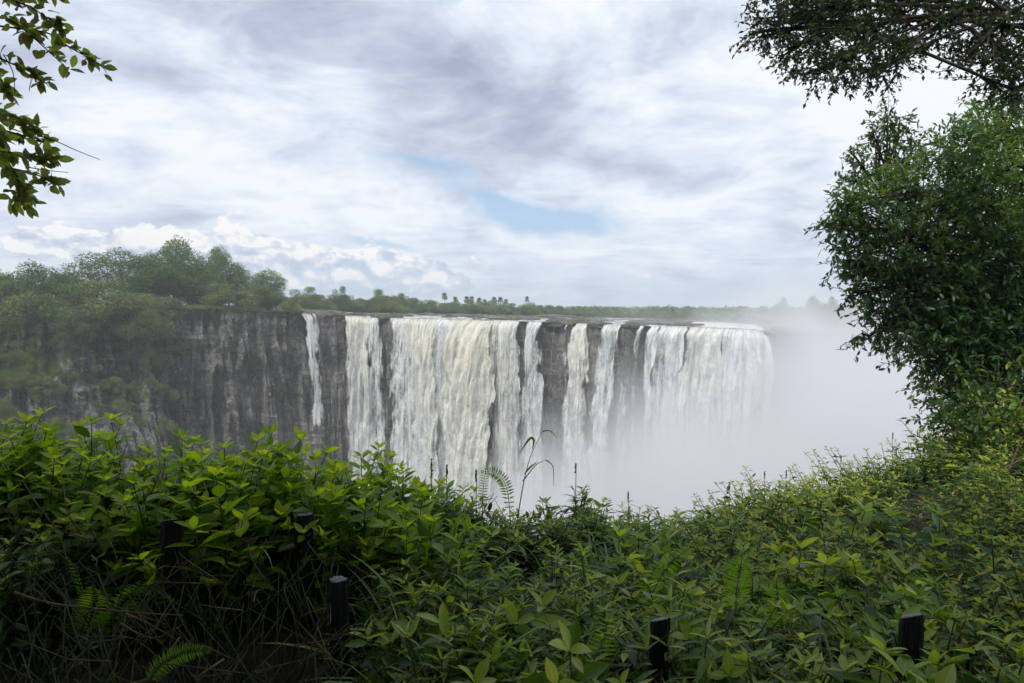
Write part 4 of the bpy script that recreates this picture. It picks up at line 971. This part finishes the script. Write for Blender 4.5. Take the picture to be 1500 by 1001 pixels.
# the tree whose leaves hang in at the top left and whose crown shades the bank
def lefttree():
    base = np.array([-4.6, 1.6, -.1]); root = thing('shade_tree', 'tree overhead whose large oval leaves hang into the top left corner', 'tree', tuple(base))
    tr = B(); b = B(); gg = np.random.default_rng(77); tm = leaf_tmpl(.5, 3, .15, .25, .5)
    tr.tube(np.array([(-4.6, 1.6, -.1), (-4.5, 1.5, 2.5), (-4.1, 1.3, 5)])-base, (.2, .11), 12)
    Yq = 3.4
    paths = [[(-90, 40), (-20, 35), (40, 42), (85, 48), (112, 70), (135, 82), (160, 98)], [(-90, 60), (-20, 70), (30, 95), (62, 108), (72, 122)], [(-90, -30), (0, -10), (55, 10), (85, 30), (98, 38)], [(-80, 0), (-10, 20), (30, 30), (70, 65), (108, 100)], [(-60, 110), (-10, 100), (15, 120), (20, 138)],
             [(-90, 140), (-20, 150), (20, 165), (45, 178), (62, 190)], [(-80, 190), (-20, 180), (30, 195), (70, 205), (82, 212)], [(-80, 230), (-20, 220), (40, 225), (75, 232), (92, 232)], [(-80, 250), (-10, 240), (45, 250), (80, 262), (96, 272)], [(-20, 200), (20, 235), (40, 265), (38, 290), (30, 295)], [(10, 240), (45, 270), (50, 290), (52, 300)],
             [(-60, 5), (-10, -10), (20, -5), (60, -12), (90, -5)], [(-60, 160), (-10, 165), (10, 190), (15, 215)]]
    hub = np.array([-4.2, 1.6, 3.2])
    for i, pl in enumerate(paths):
        pl = [(a-10, c) for a, c in pl]
        Y = Yq+gg.uniform(-.35, .35)
        c = stalk(tr, pl, Y, (.006, .002), base)
        tr.tube([hub-base+gg.normal(size=3)*.15, (hub-base+c[0])/2+np.array([0, 0, -.15]), c[0]], (.02, .006), 6)
        k = int(len(pl)*10); t = .30+.70*np.sort(gg.random(k)); t[-3:] = 1
        O = np.stack([np.interp(t, np.linspace(0, 1, len(c)), c[:, j]) for j in range(3)], 1)
        tan = nrm(c[-1]-c[0]); D = nrm(gg.normal(size=O.shape)*np.array([1, 1, .8])+tan*.7+[0, 0, -.15])
        scatter(b, tm, O+gg.normal(size=O.shape)*.012, D, nrm(gg.normal(size=O.shape)*.7+[0, -.5, .6]), gg.uniform(.042, .08, k), np.clip(gg.random(k), 0, 1))
    stalk(tr, [(60, 200), (85, 208), (115, 222), (146, 234)], Yq, (.003, .0015), base)
    stalk(tr, [(40, 245), (70, 250), (100, 253)], Yq, (.003, .0015), base); stalk(tr, [(-20, 215), (0, 235), (26, 257)], Yq, (.003, .0015), base)
    stalk(tr, [(5, 80), (20, 105), (22, 138)], Yq, (.003, .0015), base)
    # unseen crown overhead, low lobes added to darken the bank
    for i in range(46):
        a = gg.random()*6.28; r = math.sqrt(gg.random())
        c = np.array([-1.0+math.cos(a)*r*9, -4.8+math.sin(a)*r*6.2, gg.uniform(4.6, 7.5)])
        if i % 2: c = np.array([gg.uniform(-6.5, 1.2), gg.uniform(-1.5, 2.0), gg.uniform(4.7, 5.4)])
        tr.tube([np.array([-4.1, 1.3, 5])-base, (c+np.array([-4.1, 1.3, 5]))/2-base+[0, 0, .4], c-base], (.06, .02), 5)
        shoots(b, c-base, 1.7, 190, .22, SM, 8, seed=900+i, twl=.5, squash=.45, dens_in=.9)
    tr.build('trunk', M['bark'], root); b.build('crown', M['branch'], root)
lefttree()
# unseen trees added behind the viewer to close off the light from there
BT = []
for i in range(7):
    xx_ = -11+i*3.8; b = B(); root = thing('background_tree', ['tree standing behind the viewing place, trunk far left', 'tree standing behind the viewing place, second from the left', 'tree standing behind the viewing place, third from the left', 'tree standing right behind the viewing place', 'tree standing behind the viewing place, third from the right', 'tree standing behind the viewing place, second from the right', 'tree standing behind the viewing place, trunk far right'][i], 'tree', (xx_, -8.5, -.4), 0, 'trees behind the viewing place')
    tr = B(); tr.tube([(0, 0, 0), (.1, 0, 3), (.3, .1, 6)], (.2, .09), 8)
    for k in range(9):
        c = np.array([g.normal()*1.3, g.normal()*.8, g.uniform(.8, 7.5)]); shoots(b, c, 1.8, 200, .24, SM, 8, seed=2000+i*10+k, twl=.5, dens_in=.8)
    tr.build('trunk', M['bark'], root); b.build('crown', M['tree'], root)
# ------------------------------------------------------------------ mist, haze, sky, sun, camera
def box(name, x0, x1, y0, y1, z0, z1, m):
    V = [(x, y, z) for x in (x0, x1) for y in (y0, y1) for z in (z0, z1)]
    Fq = [(0, 1, 3, 2), (4, 6, 7, 5), (0, 4, 5, 1), (2, 3, 7, 6), (0, 2, 6, 4), (1, 5, 7, 3)]
    return mesh(name, V, Fq, m, None, False)
m, nt, ns, lk = mat('spray_mist')
g = N(nt, 'ShaderNodeNewGeometry'); pos = g.outputs['Position']
sx = N(nt, 'ShaderNodeSeparateXYZ'); lk.new(pos, sx.inputs[0]); X_, Y_, Z_ = sx.outputs
# top of the mist bank rises to the right
top = N(nt, 'ShaderNodeFloatCurve'); lk.new(mathn(nt, 'DIVIDE', mathn(nt, 'ADD', X_, 120), 400), top.inputs['Value'])
cv = top.mapping.curves[0]
pts_ = [(-120, -95), (-60, -72), (-20, -50), (15, -24), (45, -8), (62, -5), (78, 0), (110, -4), (160, 3), (280, 20)]
cv.points[0].location = ((pts_[0][0]+120)/400, (pts_[0][1]+100)/140); cv.points[1].location = (1, (30+100)/140)
for a_, z_ in pts_[1:-1]: cv.points.new((a_+120)/400, (z_+100)/140)
for q in cv.points: q.handle_type = 'AUTO_CLAMPED'
top.mapping.update()
zt = mathn(nt, 'SUBTRACT', mathn(nt, 'MULTIPLY', top.outputs[0], 140), 100)
nz = noise(nt, vmul(nt, pos, (.024, .024, .018)), 1, 3, .6, .0)
h = mathn(nt, 'ADD', mathn(nt, 'SUBTRACT', zt, Z_), mathn(nt, 'MULTIPLY', mathn(nt, 'SUBTRACT', nz, .5), 85))
d1 = mathn(nt, 'DIVIDE', mathn(nt, 'ADD', h, 10), 36, True)
d1 = mathn(nt, 'MULTIPLY', d1, d1)
xr = mathn(nt, 'DIVIDE', mathn(nt, 'ADD', X_, 82), 130, True)
dens = mathn(nt, 'MULTIPLY', mathn(nt, 'MULTIPLY', d1, mathn(nt, 'ADD', mathn(nt, 'MULTIPLY', xr, 1.0), .015)), MIST)
near = mathn(nt, 'DIVIDE', mathn(nt, 'SUBTRACT', Y_, 40), 60, True)
dens = mathn(nt, 'MULTIPLY', dens, near)
vol = N(nt, 'ShaderNodeVolumePrincipled'); vol.inputs['Color'].default_value = (.985, .985, .995, 1)
vol.inputs['Anisotropy'].default_value = 0.15
lk.new(dens, vol.inputs['Density'])
o = N(nt, 'ShaderNodeOutputMaterial'); lk.new(vol.outputs[0], o.inputs['Volume'])
tag(box('mist', -118, 278, 38, 300, FLOOR+.5, 44, m), 'white spray rising out of the gorge and drifting over the right side', 'mist', None, 'stuff')
m, nt, ns, lk = mat('haze_air')
vol = N(nt, 'ShaderNodeVolumePrincipled', i_Density=HAZE); vol.inputs['Color'].default_value = (.93, .96, 1.0, 1); vol.inputs['Anisotropy'].default_value = 0.1
o = N(nt, 'ShaderNodeOutputMaterial'); lk.new(vol.outputs[0], o.inputs['Volume'])
tag(box('haze', -2700, 2700, -60, 1800, FLOOR-4, 60, m), 'thin pale air filling the whole view', 'haze', None, 'stuff')

w = bpy.data.worlds.new('World'); sc.world = w; w.use_nodes = True
nt = w.node_tree; nt.nodes.clear(); lk = nt.links
SUN_EL, SUN_AZ = R(52), R(-148)        # azimuth: clockwise from straight ahead
sky = N(nt, 'ShaderNodeTexSky', sky_type='NISHITA', sun_disc=False, sun_elevation=SUN_EL, sun_rotation=SUN_AZ)
sky.air_density = 1.0; sky.dust_density = 1.5
tc = N(nt, 'ShaderNodeTexCoord'); sx = N(nt, 'ShaderNodeSeparateXYZ')
nn = nt.nodes.new('ShaderNodeVectorMath'); nn.operation = 'NORMALIZE'; lk.new(tc.outputs['Generated'], nn.inputs[0]); lk.new(nn.outputs[0], sx.inputs[0])
dx, dy, dz = sx.outputs
az = mathn(nt, 'ARCTAN2', dx, dy); el = mathn(nt, 'ARCSINE', dz)
zz = mathn(nt, 'ADD', mathn(nt, 'MAXIMUM', dz, 0), .16)
cb = nt.nodes.new('ShaderNodeCombineXYZ'); lk.new(mathn(nt, 'DIVIDE', dx, zz), cb.inputs[0]); lk.new(mathn(nt, 'DIVIDE', dy, zz), cb.inputs[1])
pc = cb.outputs[0]                    # position on the cloud sheet overhead
cb2 = nt.nodes.new('ShaderNodeCombineXYZ'); lk.new(az, cb2.inputs[0]); lk.new(el, cb2.inputs[1]); ae = cb2.outputs[0]
def skyae(px, py):
    d = P(px, py, 1.0)-np.array([0, 0, EYE]); d /= np.linalg.norm(d)
    return math.atan2(d[0], d[1]), math.asin(d[2])
wn = noise(nt, ae, 5, 4, .6); wn2 = noise(nt, vmul(nt, ae, (1, 1, 1)), 7.3, 4, .6)
def blob(px, py, rx, ry, rot=0, warp=.12):
    """a cloud bank or gap round one direction of the sky, with a ragged outline"""
    a0, e0 = skyae(px, py)
    u = mathn(nt, 'ADD', mathn(nt, 'SUBTRACT', az, a0), mathn(nt, 'MULTIPLY', mathn(nt, 'SUBTRACT', wn, .5), warp*2.4))
    v = mathn(nt, 'ADD', mathn(nt, 'SUBTRACT', el, e0), mathn(nt, 'MULTIPLY', mathn(nt, 'SUBTRACT', wn2, .5), warp))
    c, s = math.cos(rot), math.sin(rot)
    uu = mathn(nt, 'DIVIDE', mathn(nt, 'ADD', mathn(nt, 'MULTIPLY', u, c), mathn(nt, 'MULTIPLY', v, s)), rx/F0)
    vv = mathn(nt, 'DIVIDE', mathn(nt, 'SUBTRACT', mathn(nt, 'MULTIPLY', v, c), mathn(nt, 'MULTIPLY', u, s)), ry/F0)
    r2 = mathn(nt, 'ADD', mathn(nt, 'MULTIPLY', uu, uu), mathn(nt, 'MULTIPLY', vv, vv))
    return mathn(nt, 'EXPONENT', mathn(nt, 'MULTIPLY', r2, -1))
def total(l):
    r = l[0]
    for q in l[1:]: r = mathn(nt, 'ADD', r, q)
    return r
rotm = N(nt, 'ShaderNodeMapping'); rotm.inputs['Rotation'].default_value = (0, 0, R(-35)); rotm.inputs['Scale'].default_value = (.8, 1.9, 1)
lk.new(pc, rotm.inputs['Vector'])
n_big = noise(nt, rotm.outputs[0], .9, 7, .55, .4)
n_fine = noise(nt, vmul(nt, pc, (1, 1.3, 1)), 2.2, 8, .62, .5)
rs = N(nt, 'ShaderNodeMapping'); rs.inputs['Rotation'].default_value = (0, 0, R(24)); rs.inputs['Scale'].default_value = (1.6, 3.4, 1); lk.new(ae, rs.inputs['Vector'])
n_soft = noise(nt, rs.outputs[0], 2.2, 9, .62, .7)
# brightness of the overcast sheet
dark = total([mathn(nt, 'MULTIPLY', blob(*a), k) for a, k in [((430, 40, 230, 60, R(-14)), .75), ((600, 70, 110, 55, R(-20)), .55), ((790, 180, 130, 60, R(-18)), .85), ((950, 255, 55, 20, R(-14), .05), .9), ((1170, 250, 70, 60), .22),
     ((900, 90, 90, 50), .3), ((240, 120, 160, 50, R(-15)), .3), ((60, 350, 200, 60), .10), ((285, 316, 22, 8, 0, .03), .7), ((350, 319, 26, 5, 0, .02), .5), ((690, 230, 120, 40), .3), ((1400, 230, 80, 50), .1)]])
lite = total([mathn(nt, 'MULTIPLY', blob(*a), k) for a, k in [((1340, 140, 170, 90), 1.1), ((300, 235, 150, 34, R(-22), .05), .5), ((880, 60, 220, 60, R(-20)), .35), ((1050, 180, 160, 90), .45), ((620, 320, 260, 40, R(-8)), .28), ((1000, 350, 250, 60), .35), ((480, 200, 180, 30, R(-20), .07), .22)]])
br = mathn(nt, 'ADD', mathn(nt, 'ADD', mathn(nt, 'MULTIPLY', mathn(nt, 'SUBTRACT', n_big, .5), .35), mathn(nt, 'MULTIPLY', mathn(nt, 'SUBTRACT', n_fine, .5), .8)), mathn(nt, 'MULTIPLY', mathn(nt, 'SUBTRACT', n_soft, .5), 1.1))
n_bil = noise(nt, vmul(nt, ae, (1, 1.7, 1)), 8, 9, .6, .5)
br = mathn(nt, 'ADD', br, mathn(nt, 'MULTIPLY', mathn(nt, 'SUBTRACT', n_bil, .5), .55))
br = mathn(nt, 'ADD', mathn(nt, 'ADD', br, .55), mathn(nt, 'SUBTRACT', mathn(nt, 'MULTIPLY', lite, .34), mathn(nt, 'MULTIPLY', dark, .25)))
cloud = ramp(nt, br, [(.12, (.35, .39, .51)), (.32, (.46, .51, .64)), (.46, (.56, .62, .755)), (.58, (.67, .735, .84)), (.78, (.84, .87, .92))])
# gaps of blue
hole = total([mathn(nt, 'MULTIPLY', blob(*a), k) for a, k in [((810, 322, 110, 24, R(-3), .07), 1.35), ((700, 285, 60, 16, R(-15), .06), .8), ((620, 243, 95, 12, R(-8), .07), .8), ((1060, 425, 200, 30), .35), ((570, 355, 70, 8, R(-8), .04), .8), ((760, 400, 160, 22), .35), ((640, 0, 60, 12), .6), ((470, 235, 130, 14, R(-12), .06), .35), ((1080, 420, 140, 30), .4), ((540, 428, 170, 12, 0, .03), .8)]])
hole = mathn(nt, 'ADD', hole, mathn(nt, 'ADD', mathn(nt, 'MULTIPLY', mathn(nt, 'SUBTRACT', n_fine, .55), 1.0), mathn(nt, 'MULTIPLY', mathn(nt, 'SUBTRACT', n_bil, .5), 1.8)))
hm = ramp(nt, hole, [(.22, (0, 0, 0)), (.80, (1, 1, 1))])
blue = mixc(nt, 1.0, sky.outputs[0], (.11, .11, .11), 'MULTIPLY')
blue = mixc(nt, .72, blue, (.33, .53, .78))
col = mixc(nt, mathn(nt, 'MULTIPLY', hm, .85), cloud, blue)
# heaped clouds low over the horizon
cu_n = noise(nt, vmul(nt, ae, (1, 1.5, 1)), 22, 8, .6, .2)
cu_s = noise(nt, vmul(nt, N(nt, 'ShaderNodeMapping').outputs[0], (1, 1, 1)), 1, 1) if False else None
mp = N(nt, 'ShaderNodeMapping'); mp.inputs['Location'].default_value = (-.006, -.012, 0); lk.new(ae, mp.inputs['Vector'])
cu_o = noise(nt, vmul(nt, mp.outputs[0], (1, 1.5, 1)), 22, 8, .6, .2)
cm = total([mathn(nt, 'MULTIPLY', blob(*a), k) for a, k in [((380, 362, 60, 22, R(-18), .04), 1.0), ((480, 385, 90, 24, 0, .04), 1.0), ((590, 392, 90, 26, 0, .04), 1.1), ((655, 416, 45, 13, 0, .03), 1.1), ((220, 355, 90, 22, 0, .04), .9), ((60, 350, 50, 18, 0, .04), .8), ((420, 410, 120, 14, 0, .03), .5), ((930, 400, 60, 14), .35)]])
cq = mathn(nt, 'ADD', cm, mathn(nt, 'MULTIPLY', mathn(nt, 'SUBTRACT', cu_n, .5), 2.0))
cmask = ramp(nt, cq, [(.46, (0, 0, 0)), (.56, (1, 1, 1))])
shade = mathn(nt, 'ADD', mathn(nt, 'MULTIPLY', mathn(nt, 'SUBTRACT', cu_n, cu_o), 3.2), .50)
shade = mathn(nt, 'ADD', shade, mathn(nt, 'MULTIPLY', mathn(nt, 'SUBTRACT', el, .055), 5))
cc = ramp(nt, shade, [(.2, (.42, .51, .66)), (.5, (.64, .69, .78)), (.78, (.96, .93, .90))])
col = mixc(nt, mathn(nt, 'MULTIPLY', cmask, .85), col, cc)
# pale air near the horizon
hz = mathn(nt, 'EXPONENT', mathn(nt, 'MULTIPLY', mathn(nt, 'MAXIMUM', dz, 0), -16))
col = mixc(nt, mathn(nt, 'MULTIPLY', hz, .5), col, (.56, .67, .79))
# what lies below the horizon
gr = mathn(nt, 'MULTIPLY', dz, -30, True)
col = mixc(nt, gr, col, (.12, .14, .12))
bg = N(nt, 'ShaderNodeBackground', i_Strength=SKYS); lk.new(col, bg.inputs[0])
o = N(nt, 'ShaderNodeOutputWorld'); lk.new(bg.outputs[0], o.inputs[0])
w.cycles.sampling_method = 'MANUAL'; w.cycles.sample_map_resolution = 512

sd = bpy.data.lights.new('sun', 'SUN'); sd.energy = SUNE; sd.angle = R(12); sd.color = (1, .96, .9)
so = bpy.data.objects.new('sun', sd); C.objects.link(so)
dirv = Vector((math.sin(SUN_AZ)*math.cos(SUN_EL), math.cos(SUN_AZ)*math.cos(SUN_EL), math.sin(SUN_EL)))
so.rotation_euler = dirv.to_track_quat('Z', 'Y').to_euler()

cd = bpy.data.cameras.new('camera'); co = bpy.data.objects.new('camera', cd); C.objects.link(co)
cd.sensor_width = 36; cd.lens = 36*F0/1500; cd.clip_start = .05; cd.clip_end = 5000
co.location = (0, 0, EYE); co.rotation_euler = (math.pi/2-PITCH, 0, 0); sc.camera = co
sc.view_settings.view_transform = 'Standard'; sc.view_settings.look = 'None'; sc.view_settings.gamma = 1
sc.view_settings.exposure = EXPO
cy = sc.cycles
cy.use_denoising = True
cy.max_bounces = 8; cy.diffuse_bounces = 4; cy.glossy_bounces = 2; cy.transmission_bounces = 4; cy.transparent_max_bounces = 16
cy.volume_bounces = VB; cy.volume_max_steps = 64; cy.volume_step_rate = VS
cy.caustics_reflective = False; cy.caustics_refractive = False
